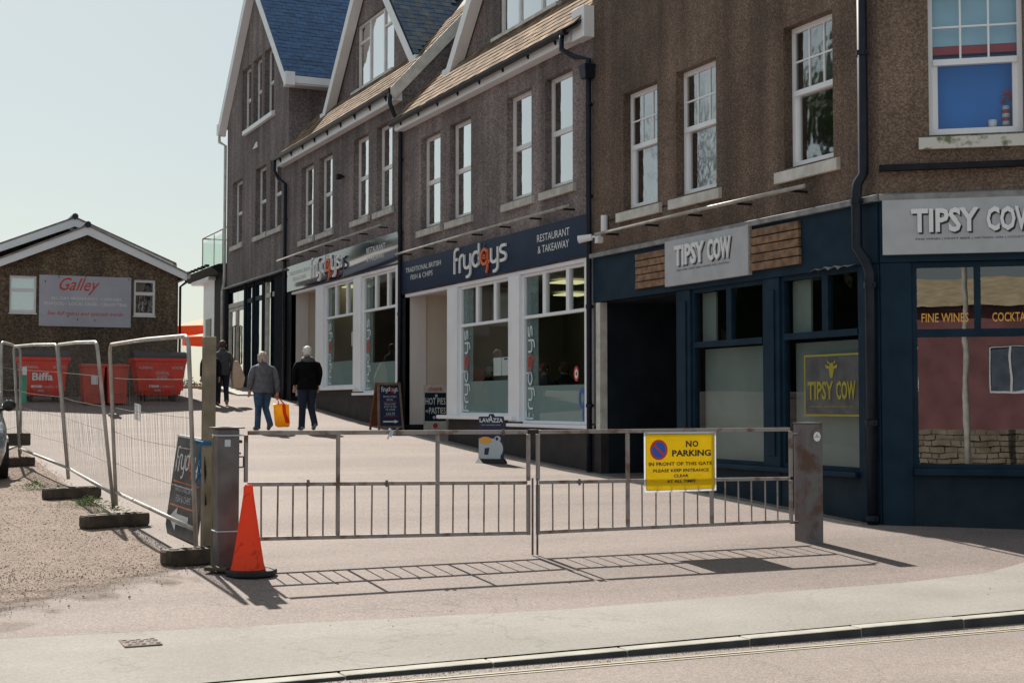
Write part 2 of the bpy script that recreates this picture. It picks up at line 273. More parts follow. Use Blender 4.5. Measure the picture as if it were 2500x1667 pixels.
class MB:
    """collects shapes in world metres and links them as ONE mesh object"""
    def __init__(s, xf=None): s.v = []; s.f = []; s.xf = xf
    def add(s, vs_, fs):
        b = len(s.v); s.v += [tuple(s.xf(*p)) for p in vs_] if s.xf else [tuple(p) for p in vs_]
        s.f += [tuple(b + i for i in f) for f in fs]; return s
    def box(s, x0, x1, y0, y1, z0, z1):
        return s.add([(x, y, z) for z in (z0, z1) for y in (y0, y1) for x in (x0, x1)],
              [(0, 2, 3, 1), (4, 5, 7, 6), (0, 1, 5, 4), (2, 6, 7, 3), (0, 4, 6, 2), (1, 3, 7, 5)])
    def quad(s, *p): return s.add(p, [tuple(range(len(p)))])
    def ext(s, poly, d):
        """closed polygon (3-D points) pushed along vector d"""
        n = len(poly); d = Vector(d); q = [Vector(p) for p in poly]
        return s.add(q + [p + d for p in q], [tuple(range(n))[::-1], tuple(range(n, 2 * n))] + [(i, (i + 1) % n, n + (i + 1) % n, n + i) for i in range(n)])
    def obox(s, c, ax, ay, az):
        c, ax, ay, az = map(Vector, (c, ax, ay, az))
        return s.add([c + i * ax + j * ay + k * az for k in (-1, 1) for j in (-1, 1) for i in (-1, 1)],
              [(0, 2, 3, 1), (4, 5, 7, 6), (0, 1, 5, 4), (2, 6, 7, 3), (0, 4, 6, 2), (1, 3, 7, 5)])
    def tube(s, pts, r, n=8, caps=True, sq=1.0, up=None):
        pts = [Vector(p) for p in pts]; rings = []; ref = Vector(up) if up else Vector((0, 0, 1)); prev = None
        for i, p in enumerate(pts):
            t = (pts[min(i + 1, len(pts) - 1)] - pts[max(i - 1, 0)]).normalized()
            a = prev if prev is not None else (ref if abs(t.dot(ref)) < .95 else Vector((1, 0, 0)))
            a = a - t * a.dot(t)
            if a.length < 1e-5: a = t.orthogonal()
            a.normalize(); b = t.cross(a); prev = a
            rr = r[i] if isinstance(r, (list, tuple)) else r
            if not isinstance(rr, tuple): rr = (rr * sq, rr)
            rings.append([p + a * rr[0] * math.cos(2 * math.pi * k / n) + b * rr[1] * math.sin(2 * math.pi * k / n) for k in range(n)])
        return s.loft(rings, caps)
    def loft(s, rings, caps=True):
        n = len(rings[0]); f = []
        for i in range(len(rings) - 1):
            for k in range(n): f.append((i * n + k, i * n + (k + 1) % n, (i + 1) * n + (k + 1) % n, (i + 1) * n + k))
        if caps: f += [tuple(range(n))[::-1], tuple(range((len(rings) - 1) * n, len(rings) * n))]
        return s.add([p for r_ in rings for p in r_], f)
    def ell(s, c, rx, ry, rz, n=12, m=8, rot=None):
        c = Vector(c); rot = rot or Matrix.Identity(3); rings = []
        for j in range(m + 1):
            t = math.pi * (j + .02) / (m + .04)
            rings.append([c + rot @ Vector((rx * math.sin(t) * math.cos(2 * math.pi * k / n), ry * math.sin(t) * math.sin(2 * math.pi * k / n), -rz * math.cos(t))) for k in range(n)])
        return s.loft(rings)
    def lathe(s, c, prof, n=24):
        c = Vector(c)
        return s.loft([[c + Vector((r * math.cos(2 * math.pi * k / n), r * math.sin(2 * math.pi * k / n), z)) for k in range(n)] for r, z in prof])
    def build(s, name, m, parent=None, smooth=False, bevel=0, at=None):
        o0 = off(parent) if parent else (Vector(at) if at else Vector((0, 0, 0)))
        me = bpy.data.meshes.new(name); me.from_pydata([tuple(Vector(p) - o0) for p in s.v], [], s.f); me.update()
        ms = m if isinstance(m, list) else [m]
        for q in ms: me.materials.append(M[q] if isinstance(q, str) else q)
        if smooth:
            for p in me.polygons: p.use_smooth = True
        o = bpy.data.objects.new(name, me); COL.objects.link(o)
        if parent: o.parent = parent
        else: o.location = o0
        if bevel:
            b = o.modifiers.new('bevel', 'BEVEL'); b.width = bevel; b.segments = 2; b.limit_method = 'ANGLE'
        return o

def tag(o, label=None, cat=None, group=None, kind=None):
    if label: o['label'] = label
    if cat: o['category'] = cat
    if group: o['group'] = group
    if kind: o['kind'] = kind
    return o
def thing(name, loc, label, cat, group=None):
    o = bpy.data.objects.new(name, None); COL.objects.link(o); o.location = loc; o.empty_display_size = .2
    return tag(o, label, cat, group)
def copy_tree(o, parent=None):
    c = o.copy(); COL.objects.link(c)
    if parent: c.parent = parent
    for ch in [q for q in bpy.data.objects if q.parent == o]: copy_tree(ch, c)
    return c

# frames: (along, inward, up) -> world
def FA(a, b, c): return Vector((b, a, c))
PB = Vector((0, -.3, 0)); dB = Vector((.788, -.6156, 0)).normalized(); iB = Vector((-dB.y, dB.x, 0))
if iB.y < 0: iB = -iB
def FB(a, b, c): return PB + dB * a + iB * b + Vector((0, 0, c))
# lettering frames: (u right, v up, w toward the reader) -> world
def LA(x, y, z): return lambda u, v, w: Vector((x - w, y - u, z + v))
def LB(a, b, z): return lambda u, v, w: FB(a + u, b - w, z + v)
def LY(x, y, z): return lambda u, v, w: Vector((x + u, y - w, z + v))

def words(body, fx, w, h, m, parent, name='lettering', depth=.004, bold=0, shear=0, w0=.002):
    """lettering fitted into a w x h rectangle whose lower left corner is the frame's origin"""
    cu = bpy.data.curves.new('words', 'FONT'); cu.body = body; cu.size = 1; cu.offset = bold; cu.shear = shear; cu.resolution_u = 2
    cu.align_x = 'CENTER'; cu.space_line = .95
    t = bpy.data.objects.new('words', cu); COL.objects.link(t)
    dg = bpy.context.evaluated_depsgraph_get(); dg.update(); me = bpy.data.meshes.new_from_object(t.evaluated_get(dg))
    bpy.data.objects.remove(t)
    if not me.vertices: return None
    xs = [v.co.x for v in me.vertices]; ys = [v.co.y for v in me.vertices]
    x0, x1, y0, y1 = min(xs), max(xs), min(ys), max(ys)
    h_ = h if h else w * (y1 - y0) / (x1 - x0)
    sx, sy = w / (x1 - x0), h_ / (y1 - y0); mb = MB(); fl = [tuple(p.vertices) for p in me.polygons]
    def P(v, w_): return fx((v.co.x - x0) * sx, (v.co.y - y0) * sy, w_)
    if depth > .006:                                   # raised: front, back and sides
        cnt = {}
        for f in fl:
            for i in range(len(f)):
                e = (f[i], f[(i + 1) % len(f)]); cnt[e] = 1
        n = len(me.vertices)
        mb.v = [tuple(P(v, w0 + depth)) for v in me.vertices] + [tuple(P(v, w0)) for v in me.vertices]
        mb.f = list(fl) + [(b, a, a + n, b + n) for (a, b) in cnt if (b, a) not in cnt]
    else:
        mb.v = [tuple(P(v, w0 + depth)) for v in me.vertices]; mb.f = fl
    bpy.data.meshes.remove(me)
    return mb.build(name, m, parent)

def clip_poly(poly, hp):
    for (na, nc, d) in hp:                             # keep na*a + nc*c <= d
        out = []
        for i in range(len(poly)):
            p, q = poly[i], poly[(i + 1) % len(poly)]
            fp, fq = na * p[0] + nc * p[1] - d, na * q[0] + nc * q[1] - d
            if fp <= 1e-9: out.append(p)
            if (fp < -1e-9 and fq > 1e-9) or (fp > 1e-9 and fq < -1e-9):
                t = fp / (fp - fq); out.append((p[0] + t * (q[0] - p[0]), p[1] + t * (q[1] - p[1])))
        poly = out
        if len(poly) < 3: return None
    return poly
def wall(mb, a0, a1, c0, c1, holes, b=0, depth=.16, hp=()):
    """wall sheet with openings and their reveals; holes = (a0, a1, c0, c1)"""
    A = sorted({a0, a1, *[h[0] for h in holes], *[h[1] for h in holes]}); C = sorted({c0, c1, *[h[2] for h in holes], *[h[3] for h in holes]})
    A = [a for a in A if a0 <= a <= a1]; C = [c for c in C if c0 <= c <= c1]
    for i in range(len(A) - 1):
        for j in range(len(C) - 1):
            ma, mc = (A[i] + A[i + 1]) / 2, (C[j] + C[j + 1]) / 2
            if any(h[0] < ma < h[1] and h[2] < mc < h[3] for h in holes): continue
            p = clip_poly([(A[i], C[j]), (A[i + 1], C[j]), (A[i + 1], C[j + 1]), (A[i], C[j + 1])], hp)
            if p: mb.quad(*[(q[0], b, q[1]) for q in p])
    for h in holes:
        q = [(h[0], h[2]), (h[1], h[2]), (h[1], h[3]), (h[0], h[3])]
        for i in range(4):
            p, r_ = q[i], q[(i + 1) % 4]
            mb.quad((p[0], b, p[1]), (r_[0], b, r_[1]), (r_[0], b + depth, r_[1]), (p[0], b + depth, p[1]))
    return mb

def window(root, xf, a0, a1, c0, c1, style='casement', b=0, depth=.13, sill=None, m='upvc', gl='glass', sill_m='sill', over=.11, bar_cols=3, mid=.5):
    """window (frame) > pane, glazing_bar, sill"""
    f = MB(xf); d0, d1 = b + depth, b + depth + .06; s_ = .055; cm = c0 + (c1 - c0) * mid
    f.box(a0, a0 + s_, d0, d1, c0, c1); f.box(a1 - s_, a1, d0, d1, c0, c1)
    f.box(a0 + s_, a1 - s_, d0, d1, c0, c0 + .09); f.box(a0 + s_, a1 - s_, d0, d1, c1 - .07, c1)
    zs = []
    if style == 'sash':                                # upper sash proud, lower sash set back
        f.box(a0 + s_, a1 - s_, d0 - .02, d1, cm - .035, cm + .035)
        zs = [(cm + .035, c1 - .07, d0 + .02), (c0 + .09, cm - .035, d0 + .045)]
        f.box(a0 + s_, a0 + 2 * s_, d0 + .02, d1 + .02, c0 + .09, cm - .035); f.box(a1 - 2 * s_, a1 - s_, d0 + .02, d1 + .02, c0 + .09, cm - .035)
    else:
        f.box(a0 + s_, a1 - s_, d0, d1, cm - .045, cm + .045)
        zs = [(cm + .045, c1 - .07, d0 + .025), (c0 + .09, cm - .045, d0 + .025)]
    w = f.build('window', m, root)
    for (p0, p1, dd) in zs:
        MB(xf).quad((a0 + s_, dd, p0), (a1 - s_, dd, p0), (a1 - s_, dd, p1), (a0 + s_, dd, p1)).build('pane', gl, w)
    if style == 'sash':
        p0, p1, dd = zs[0]; wd = (a1 - a0 - 2 * s_)
        for k in range(1, bar_cols):
            x = a0 + s_ + wd * k / bar_cols
            MB(xf).box(x - .011, x + .011, dd - .014, dd + .014, p0, p1).build('glazing_bar', m, w)
        cz = (p0 + p1) / 2
        MB(xf).box(a0 + s_, a1 - s_, dd - .013, dd + .013, cz - .011, cz + .011).build('glazing_bar', m, w)
    if sill is not None:
        h = sill; q = MB(xf); e = over
        pr_ = [(b + depth, c0 + .015), (b + .0, c0 - .02), (b - .1, c0 - .05), (b - .1, c0 - .05 - h), (b + .02, c0 - .05 - h), (b + depth, c0 - .03)]
        # part between the reveals, then the projecting nose with its horns
        q.ext([(a0, p[0], p[1]) for p in pr_[:2] + [(b, c0 - .04), (b + depth, c0 - .04)]], (a1 - a0, 0, 0))
        q.ext([(a0 - e, p[0], p[1]) for p in [(b - .003, c0 - .022), (b - .065, c0 - .04), (b - .065, c0 - .05 - h), (b - .003, c0 - .05 - h)]], (a1 - a0 + 2 * e, 0, 0))
        q.build('sill', sill_m, w)
    return w

def slates(root, roof, n_rows, w, ex, origin, u, v, cols, m, keep=lambda p: True, lift=.0, thick=.012):
    """individual slates on a slope: origin at the eave end, u along the course, v up the slope"""
    u = Vector(u).normalized(); v = Vector(v).normalized(); nrm = u.cross(v)
    if nrm.z < 0: nrm = -nrm
    mb = MB(); L = ex * 1.35; t = thick
    mb.box(-w / 2 + .004, w / 2 - .004, 0, L, 0, t)
    me = None; tilt = (thick + .002) / ex; vv = (v - nrm * tilt * .5).normalized(); nn = u.cross(vv); nn = nn if nn.z > 0 else -nn
    uu = vv.cross(nn); base = Matrix((uu, vv, nn)).transposed(); made = 0; extra = MB()
    for r_ in range(n_rows):
        odd = r_ % 2; cs = [(c + .5 + .5 * odd, 1) for c in range(cols - odd)] + ([(.25, .5), (cols - .25, .5)] if odd else [])
        for c, k in cs:
            p = Vector(origin) + u * c * w + v * ex * r_ + nrm * (.012 + lift)
            if not keep(p): continue
            made += 1
            if me is None:
                o = MB(); o.v, o.f = mb.v, mb.f; ob = o.build('slate', m, roof); me = ob.data; ob.data.transform(Matrix.Translation(off(roof)))
            else:
                ob = bpy.data.objects.new('slate', me); COL.objects.link(ob); ob.parent = roof
            j = Matrix.Rotation(rnd.uniform(-.02, .02) if rnd.random() > .04 else rnd.uniform(-.09, .09), 3, 'Z') @ Matrix.Rotation(rnd.uniform(-.006, .012), 3, 'X')
            ob.location = p - off(roof) + nrm * rnd.uniform(0, .005) + v * (rnd.uniform(-.008, .008) - (.05 if rnd.random() < .015 else 0)); ob.rotation_euler = (base @ j).to_euler(); ob.scale = (k, 1, 1)
    return made

# ------------------------------------------------------------------ the ground
GY = [-60, -9, -5.6, -3.2, -1.3, 0, 3.3, 6.9, 10.9, 15.1, 18.6, 21.9, 25, 29, 33, 40, 60, 700]
GZ = [-.3, -.3, -.21, -.12, 0, .03, .2, .33, .54, .83, 1.03, 1.3, 1.56, 1.8, 1.95, 2.0, 2.0, 2.0]
def gz(y):
    for i in range(len(GY) - 1):
        if y <= GY[i + 1]:
            t = max(0, (y - GY[i]) / (GY[i + 1] - GY[i])); return GZ[i] + t * (GZ[i + 1] - GZ[i])
    return 2.0
def KY(x): return -5.2 + (x + 2.65) * .0358           # front edge of the kerb
def sheet(name, m, xs, rows, dz=0):
    """rows: functions x -> y, from front to back"""
    mb = MB(); n = len(xs)
    vs_ = [(x, r_(x), gz(r_(x)) + dz) for r_ in rows for x in xs]
    fs = [(j * n + i, j * n + i + 1, (j + 1) * n + i + 1, (j + 1) * n + i) for j in range(len(rows) - 1) for i in range(n - 1)]
    mb.add(vs_, fs); return tag(mb.build(name, m), kind='structure')
xs_far = [-400, -120, -40, -20, -14, -10, -6, -2, 2, 6, 14, 40, 120, 400]
ys_yard = [-4.6, -4, -3.6, -3.2, -2.6, -2, -1.3, -.6, 0, 1.6, 3.3, 5, 6.9, 8.9, 10.9, 13, 15.1, 17, 18.6, 20, 21.9, 23.5, 25, 27, 29, 31, 33, 36, 40, 60, 700]
sheet('yard_ground', 'asphalt', xs_far, [lambda x: KY(x) + .15] + [(lambda y: (lambda x: y))(y) for y in ys_yard])
pv = [(-60, -3.5), (-14, -3.5), (-9.9, -3.58), (-7.4, -3.74), (-5.9, -3.84), (-3.72, -3.7), (-2.5, -3.65), (-1.36, -3.44), (-.55, -3.05), (.3, -2.9), (14, -4.2), (60, -4.2)]
def pe(x):
    for i in range(len(pv) - 1):
        if x <= pv[i + 1][0]:
            t = (x - pv[i][0]) / (pv[i + 1][0] - pv[i][0]); return pv[i][1] + t * (pv[i + 1][1] - pv[i][1])
    return pv[-1][1]
xs_p = [-60, -30, -14, -12, -11, -10, -9, -8.2, -7.4, -6.6, -5.9, -5.2, -4.5, -3.72, -3, -2.5, -1.9, -1.36, -.9, -.55, 0, .3, 2, 5, 14, 60]
sheet('pavement', 'pavement', xs_p, [lambda x: KY(x) + .15 + .085] + [(lambda t: (lambda x: (KY(x) + .235) * (1 - t) + pe(x) * t))(t) for t in (.25, .5, .75, 1)], .004)
sheet('pavement_edging', 'pavement', xs_p, [lambda x: KY(x) + .146, lambda x: KY(x) + .23], .006)
mb = MB(); mb.quad((-400, -90, -.3), (400, -90, -.3), (400, 0, -.3), (-400, 0, -.3)); tag(mb.build('far_pavement', 'pavement', at=(0, 0, 0)), kind='structure')
def rz(x): return -.223 - .039 * min(1, max(0, (x + 8) / 5.4))     # the kerb is dropped towards the left
mb = MB(); xr = [-400, -60, -8, -6.5, -5, -3.8, -2.6, 60, 400]
mb.add([(x, y, rz(x)) for x in xr for y in (-12.2, -4.6)], [(2 * i, 2 * i + 2, 2 * i + 3, 2 * i + 1) for i in range(len(xr) - 1)]); tag(mb.build('road', 'road'), kind='structure')
mb = MB()
for dy, w_ in ((-.17, .028), (-.235, .02)):
    for i in range(40):
        x0, x1 = -14 + i * .5, -14 + (i + 1) * .5
        mb.quad((x0, KY(x0) + dy - w_, rz(x0) + .005), (x1, KY(x1) + dy - w_, rz(x1) + .005), (x1, KY(x1) + dy, rz(x1) + .005), (x0, KY(x0) + dy, rz(x0) + .005))
tag(mb.build('road_line', 'road_paint'), kind='structure')
kb = tag(bpy.data.objects.new('kerb', None), kind='structure'); COL.objects.link(kb); kb.location = (-5, -5.2, -.27)
xk = [-16.9 + .975 * i for i in range(26)]
for i in range(len(xk) - 1):
    a, b_ = xk[i] + .0015, xk[i + 1] - .0015; j = rnd.uniform(-.004, .004)
    m_ = MB(); ya, yb = KY(a), KY(b_); zt = gz(ya) + .008 + j
    m_.add([(a, ya, -.36), (b_, yb, -.36), (b_, yb + .148, -.36), (a, ya + .148, -.36), (a, ya + .012, zt), (b_, yb + .012, zt), (b_, yb + .148, zt), (a, ya + .148, zt)],
           [(0, 3, 2, 1), (4, 5, 6, 7), (0, 1, 5, 4), (1, 2, 6, 5), (2, 3, 7, 6), (3, 0, 4, 7)])
    ks = m_.build('kerb_stone', ['kerb', 'kerb_face_shade'], kb, bevel=.012); ks.data.polygons[2].material_index = 1
# loose red-brown gravel beyond the fence line
def gfront(x): return max(-3.1, -1.5 + (x + 8.15) * .85) if x > -10.0 else -3.1
gx = [-40, -16, -12.5, -11, -10, -9.4, -8.9, -8.5, -8.2]
sheet('gravel', 'gravel_base', gx, [lambda x: gfront(x) - .5] + [(lambda t: (lambda x: (gfront(x) - .5) * (1 - t) + t * 19))(i / 70) for i in range(1, 71)], .01)
sv, sf = [], []
for i in range(20000):
    y = -3.4 + 16 * rnd.random() ** 2.0; x = rnd.uniform(-11.2, -8.1 + (.25 if rnd.random() < .06 else 0))
    if y < gfront(x) + rnd.gauss(.3, .22): continue
    s_ = rnd.uniform(.0035, .008) * (1.7 if rnd.random() < .05 else 1); z = gz(y) + .0105 + s_ * .2; b_ = len(sv); a = rnd.random() * 3
    q = [(s_, 0, 0), (0, s_ * rnd.uniform(.6, 1), 0), (-s_, 0, 0), (0, -s_ * rnd.uniform(.6, 1), 0)]
    for (u, v, _) in q: sv.append((x + u * math.cos(a) - v * math.sin(a), y + u * math.sin(a) + v * math.cos(a), z + rnd.uniform(-.2, .2) * s_))
    sv.append((x, y, z + s_ * rnd.uniform(.5, .9))); sv.append((x, y, z - s_))
    sf += [(b_, b_ + 1, b_ + 4), (b_ + 1, b_ + 2, b_ + 4), (b_ + 2, b_ + 3, b_ + 4), (b_ + 3, b_, b_ + 4), (b_ + 1, b_, b_ + 5), (b_, b_ + 3, b_ + 5), (b_ + 3, b_ + 2, b_ + 5), (b_ + 2, b_ + 1, b_ + 5)]
mb = MB(); mb.v, mb.f = sv, sf; tag(mb.build('loose_gravel', 'stone'), kind='stuff')
# crumbs and litter of grit on the tarmac
sv, sf = [], []
for i in range(2300):
    x = rnd.uniform(-8, -.5); y = rnd.uniform(-4.9, 14) if i % 2 else rnd.uniform(-4.9, 0); s_ = rnd.uniform(.002, .006) * (1.6 if rnd.random() < .05 else 1); z = gz(y) + .006; b_ = len(sv)
    if i > 260: x = rnd.uniform(-10, -1.5); y = KY(x) - abs(rnd.gauss(0, .07)) - .01; z = rz(x) + .002; s_ *= .8
    sv += [(x + s_, y, z), (x, y + s_, z), (x - s_, y, z), (x, y - s_, z), (x, y, z + s_)]
    sf += [(b_, b_ + 1, b_ + 4), (b_ + 1, b_ + 2, b_ + 4), (b_ + 2, b_ + 3, b_ + 4), (b_ + 3, b_, b_ + 4)]
mb = MB(); mb.v, mb.f = sv, sf; tag(mb.build('grit', 'stone'), kind='stuff')
# narrow pale strip along the foot of the shop fronts
mb = MB(); ye = [-.3, 0, 3.3, 6.9, 10.9, 15.1]
for i in range(len(ye) - 1):
    a, b_ = ye[i], ye[i + 1]
    mb.add([(-.30, a, gz(a) - .05), (-.36, a, gz(a) - .05), (-.36, a, gz(a) + .018), (-.30, a, gz(a) + .022), (-.30, b_, gz(b_) - .05), (-.36, b_, gz(b_) - .05), (-.36, b_, gz(b_) + .018), (-.30, b_, gz(b_) + .022)],
           [(0, 1, 2, 3), (4, 7, 6, 5), (1, 5, 6, 2), (2, 6, 7, 3), (3, 7, 4, 0)])
tag(mb.build('shopfront_strip', 'kerb'), kind='structure')

# ------------------------------------------------------------------ parts shared by the buildings
def pipe(root, pts, r=.045, m='black_paint', zs=(), name='drainpipe'):
    p = MB().tube(pts, r, 10).build(name, m, root, smooth=True)
    for (x, y, z) in zs:
        q = MB(); q.tube([(x, y, z - .03), (x, y, z + .03)], r + .012, 10); q.box(x, x + .08, y - .012, y + .012, z - .02, z + .02)
        q.box(x - .012, x + .012, y - .085, y + .085, z - .015, z + .015); q.build('pipe_clip', m, p)
    return p
def light_rail(root, y0, y1, z, x=-.25, n=7):
    r_ = MB().tube([(x, y0, z), (x, (y0 + y1) / 2, z + .01), (x, y1, z)], .027, 10).build('sign_light_rail', 'galv', root, smooth=True)
    for i in range(n):
        y = y0 + .3 + (y1 - y0 - .6) * i / (n - 1)
        MB().box(x + .03, .01, y - .016, y + .016, z - .035, z - .005).build('rail_bracket', 'black_soft', r_)
    return r_
def shop_window(root, a0, a1, zs, zt, zh, bars, m, fw=.06, b=.06, gl='glass_shop', xf=FA, bw=.05, tt=.06, name='shop_window'):
    """frame > one tall pane below a transom, small panes above it"""
    f = MB(xf); d0, d1 = b - .04, b + .04
    f.box(a0, a0 + fw, d0, d1, zs, zh); f.box(a1 - fw, a1, d0, d1, zs, zh)
    f.box(a0 + fw, a1 - fw, d0, d1, zh - fw, zh); f.box(a0 + fw, a1 - fw, d0, d1, zs, zs + .05)
    f.box(a0 + fw, a1 - fw, d0 - .012, d1, zt, zt + tt)
    for c in bars: f.box(c - bw, c + bw, d0 + .002, d1, zt + tt, zh - fw)
    w = f.build(name, m, root)
    def pane(p0, p1, q0, q1): MB(xf).quad((p0, b, q0), (p1, b, q0), (p1, b, q1), (p0, b, q1)).build('pane', gl, w)
    pane(a0 + fw, a1 - fw, zs + .05, zt)
    e = [a0 + fw] + sorted(bars) + [a1 - fw]
    for i in range(len(e) - 1):
        pane(e[i] + (bw if i else 0), e[i + 1] - (bw if i < len(e) - 2 else 0), zt + tt, zh - fw)
    return w
def shell(root, y0, y1, z1, x1=7, m='inner_wall', zmid=None, hp=()):
    """side, back and inner walls that close the building behind its front"""
    s_ = MB()
    s_.quad((.02, y0 + .02, -.3), (x1, y0 + .02, -.3), (x1, y0 + .02, z1), (.02, y0 + .02, z1))
    s_.quad((.02, y1 - .02, -.3), (x1, y1 - .02, -.3), (x1, y1 - .02, z1), (.02, y1 - .02, z1))
    s_.quad((x1, y0, -.3), (x1, y1, -.3), (x1, y1, z1), (x1, y0, z1)); s_.quad((.02, y0, z1), (x1, y0, z1), (x1, y1, z1), (.02, y1, z1))
    s_.build('inner_wall', m, root)
    if zmid: MB().box(.12, x1, y0 + .03, y1 - .03, zmid, zmid + .3).build('ceiling', 'inner_ceiling', root)

# ------------------------------------------------------------------ corner pub (nearest building, two fronts)
T = thing('pub_building', (1.5, 1.5, 0), 'brown roughcast corner pub with dark teal ground floor, three sash windows on its long front', 'building')
hT = [(4.78, 5.83, 4.44, 6.27), (3.17, 4.24, 4.44, 6.27), (.55, 1.57, 4.44, 6.27)]
w = MB(FA); wall(w, -.3, 6.85, 3.82, 9.6, hT, 0, .14)
w.xf = FB; wall(w, 0, 7.5, 3.82, 9.6, [(.57, 1.62, 4.53, 6.27)], 0, .16)
w.build('wall', 'roughcast', T)
s_ = MB(); s_.quad((.1, 6.83, -.3), (8, 6.83, -.3), (8, 6.83, 9.6), (.1, 6.83, 9.6)); s_.quad((8, 6.83, -.3), (8, -4.6, -.3), (8, -4.6, 9.6), (8, 6.83, 9.6))
q = [(0, -.3, 0), tuple(FB(7.5, 0, 0)), (8, -4.6, 0), (8, 6.85, 0), (0, 6.85, 0)]
s_.quad(*[(p[0], p[1], 9.55) for p in q]); s_.quad(*[(p[0] * .999 + .01, p[1], 3.45) for p in q]); s_.quad(*[(p[0] * .999 + .01, p[1], .25) for p in q])
s_.quad((2.6, 6.8, -.3), (2.6, -1.9, -.3), (2.6, -1.9, 3.4), (2.6, 6.8, 3.4))
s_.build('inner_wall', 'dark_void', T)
for i, h in enumerate(hT): window(T, FA, *h, 'sash', sill=.13, m='white', gl='glass_old', mid=.53, over=.14, sill_m='white_old', depth=.135)
window(T, FB, .57, 1.62, 4.53, 6.27, 'sash', sill=.12, m='white', gl='glass_up', sill_m='moss_sill', over=.12)
# what hangs behind the upstairs panes of the chamfered front: pale blind, plum band, blue wall
MB(FB).box(.58, 1.61, .25, .27, 5.62, 6.4).build('blind', 'inner_paleblue', T)
MB(FB).box(.58, 1.61, .245, .265, 5.52, 5.615).build('blind_rail', 'inner_red', T)
MB(FB).box(.58, 1.61, .36, .38, 4.4, 5.515).build('blind', 'inner_blue', T)
MB(FA).box(.4, 1.8, .4, .42, 5.5, 6.4).build('blind', 'blind', T); MB(FA).box(.4, 1.8, .39, .415, 5.42, 5.495).build('blind_rail', 'inner_red', T)
MB(FA).box(3.9, 4.1, .42, .5, 4.4, 6.3).build('curtain', 'net', T); MB(FA).box(5.4, 5.62, .42, .5, 4.4, 6.3).build('curtain', 'inner_blue', T)
# ground floor: fascia, cornice, pilasters, stall riser, windows, dark recessed porch
MB(FA).box(-.3, 6.78, -.035, .1, 3.06, 3.77).build('fascia', 'teal', T); MB(FB).box(0, 7.5, -.035, .1, 3.06, 3.77).build('fascia', 'teal', T)
for xf, a0, a1 in ((FA, -.3, 6.8), (FB, 0, 7.5)):
    MB(xf).ext([(a0, .0, 3.87), (a0, -.1, 3.84), (a0, -.1, 3.775), (a0, .0, 3.775)], (a1 - a0, 0, 0)).build('cornice', 'lead', T)
for (a0, a1, d) in ((3.86, 4.24, -.02), (1.69, 2.05, -.02), (-.29, .08, -.02)):
    p = MB(FA); p.box(a0, a1, d, .16, -.2, 3.06); pl = p.build('pilaster', 'teal', T, bevel=.012)
    MB(FA).box(a0 + .09, a1 - .09, d - .022, d - .002, .75, 2.9).build('moulding', 'teal', pl, bevel=.008)
MB(FA).box(6.56, 6.7, -.03, .1, .98, 3.05).build('white_jamb', 'white_old', T)
MB(FA).box(6.56, 6.85, -.02, .12, -.2, .975).build('jamb_plinth', 'plinth', T)
MB(FA).box(.08, 3.86, .0, .2, -.3, .545).build('stall_riser', 'teal_render', T)
MB(FA).box(.08, 3.86, -.09, .12, .548, .61).build('shop_sill', 'teal', T, bevel=.01)
shop_window(T, 2.05, 3.86, .612, 2.22, 3.06, [2.92], 'teal', gl='glass_shop', bw=.06, tt=.08)
shop_window(T, .08, 1.69, .612, 2.24, 3.06, [.78], 'teal', gl='glass_shop', bw=.06, tt=.08)
MB(FA).box(2.11, 3.80, .2, .21, .65, 2.2).build('roller_blind', 'blind', T); MB(FA).box(.14, 1.63, .2, .21, .65, 2.2).build('roller_blind', 'blind', T)
MB(FA).box(3.45, 3.8, .16, .19, 2.3, 3.0).build('window_reveal', 'blind', T); MB(FA).box(1.25, 1.63, .16, .19, 2.3, 3.0).build('window_reveal', 'blind', T)
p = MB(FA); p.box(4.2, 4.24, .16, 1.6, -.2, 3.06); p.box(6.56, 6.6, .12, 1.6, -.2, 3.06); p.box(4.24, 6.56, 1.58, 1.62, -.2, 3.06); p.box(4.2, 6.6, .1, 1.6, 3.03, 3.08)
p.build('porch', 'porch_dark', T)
d_ = MB(FA).box(4.7, 5.7, 1.52, 1.575, .3, 2.5).build('door', 'black_paint', T, bevel=.01)
MB(FA).tube([(4.85, 1.5, 1.2), (4.85, 1.5, 1.6)], .015, 6).build('door_handle', 'galv', d_)
# chamfered front
p = MB(FB); p.box(.0, .35, -.02, .16, -.25, 3.06); p.build('pilaster', 'teal', T, bevel=.012)
MB(FB).box(.35, 7.5, .0, .2, -.35, .595).build('stall_riser', 'teal_render', T)
MB(FB).box(.35, 7.5, -.08, .12, .598, .68).build('shop_sill', 'teal', T, bevel=.01)
shop_window(T, .35, 2.35, .682, 2.19, 3.055, [1.08, 1.74], 'teal', gl='glass_corner', xf=FB, bw=.035, tt=.09)
MB(FB).box(2.36, 7.5, .02, .16, .682, 3.06).build('boarding', 'teal', T)
MB(FB).box(.36, 7.4, .9, .92, .3, 3.4).build('inner_partition', 'dark_void', T)
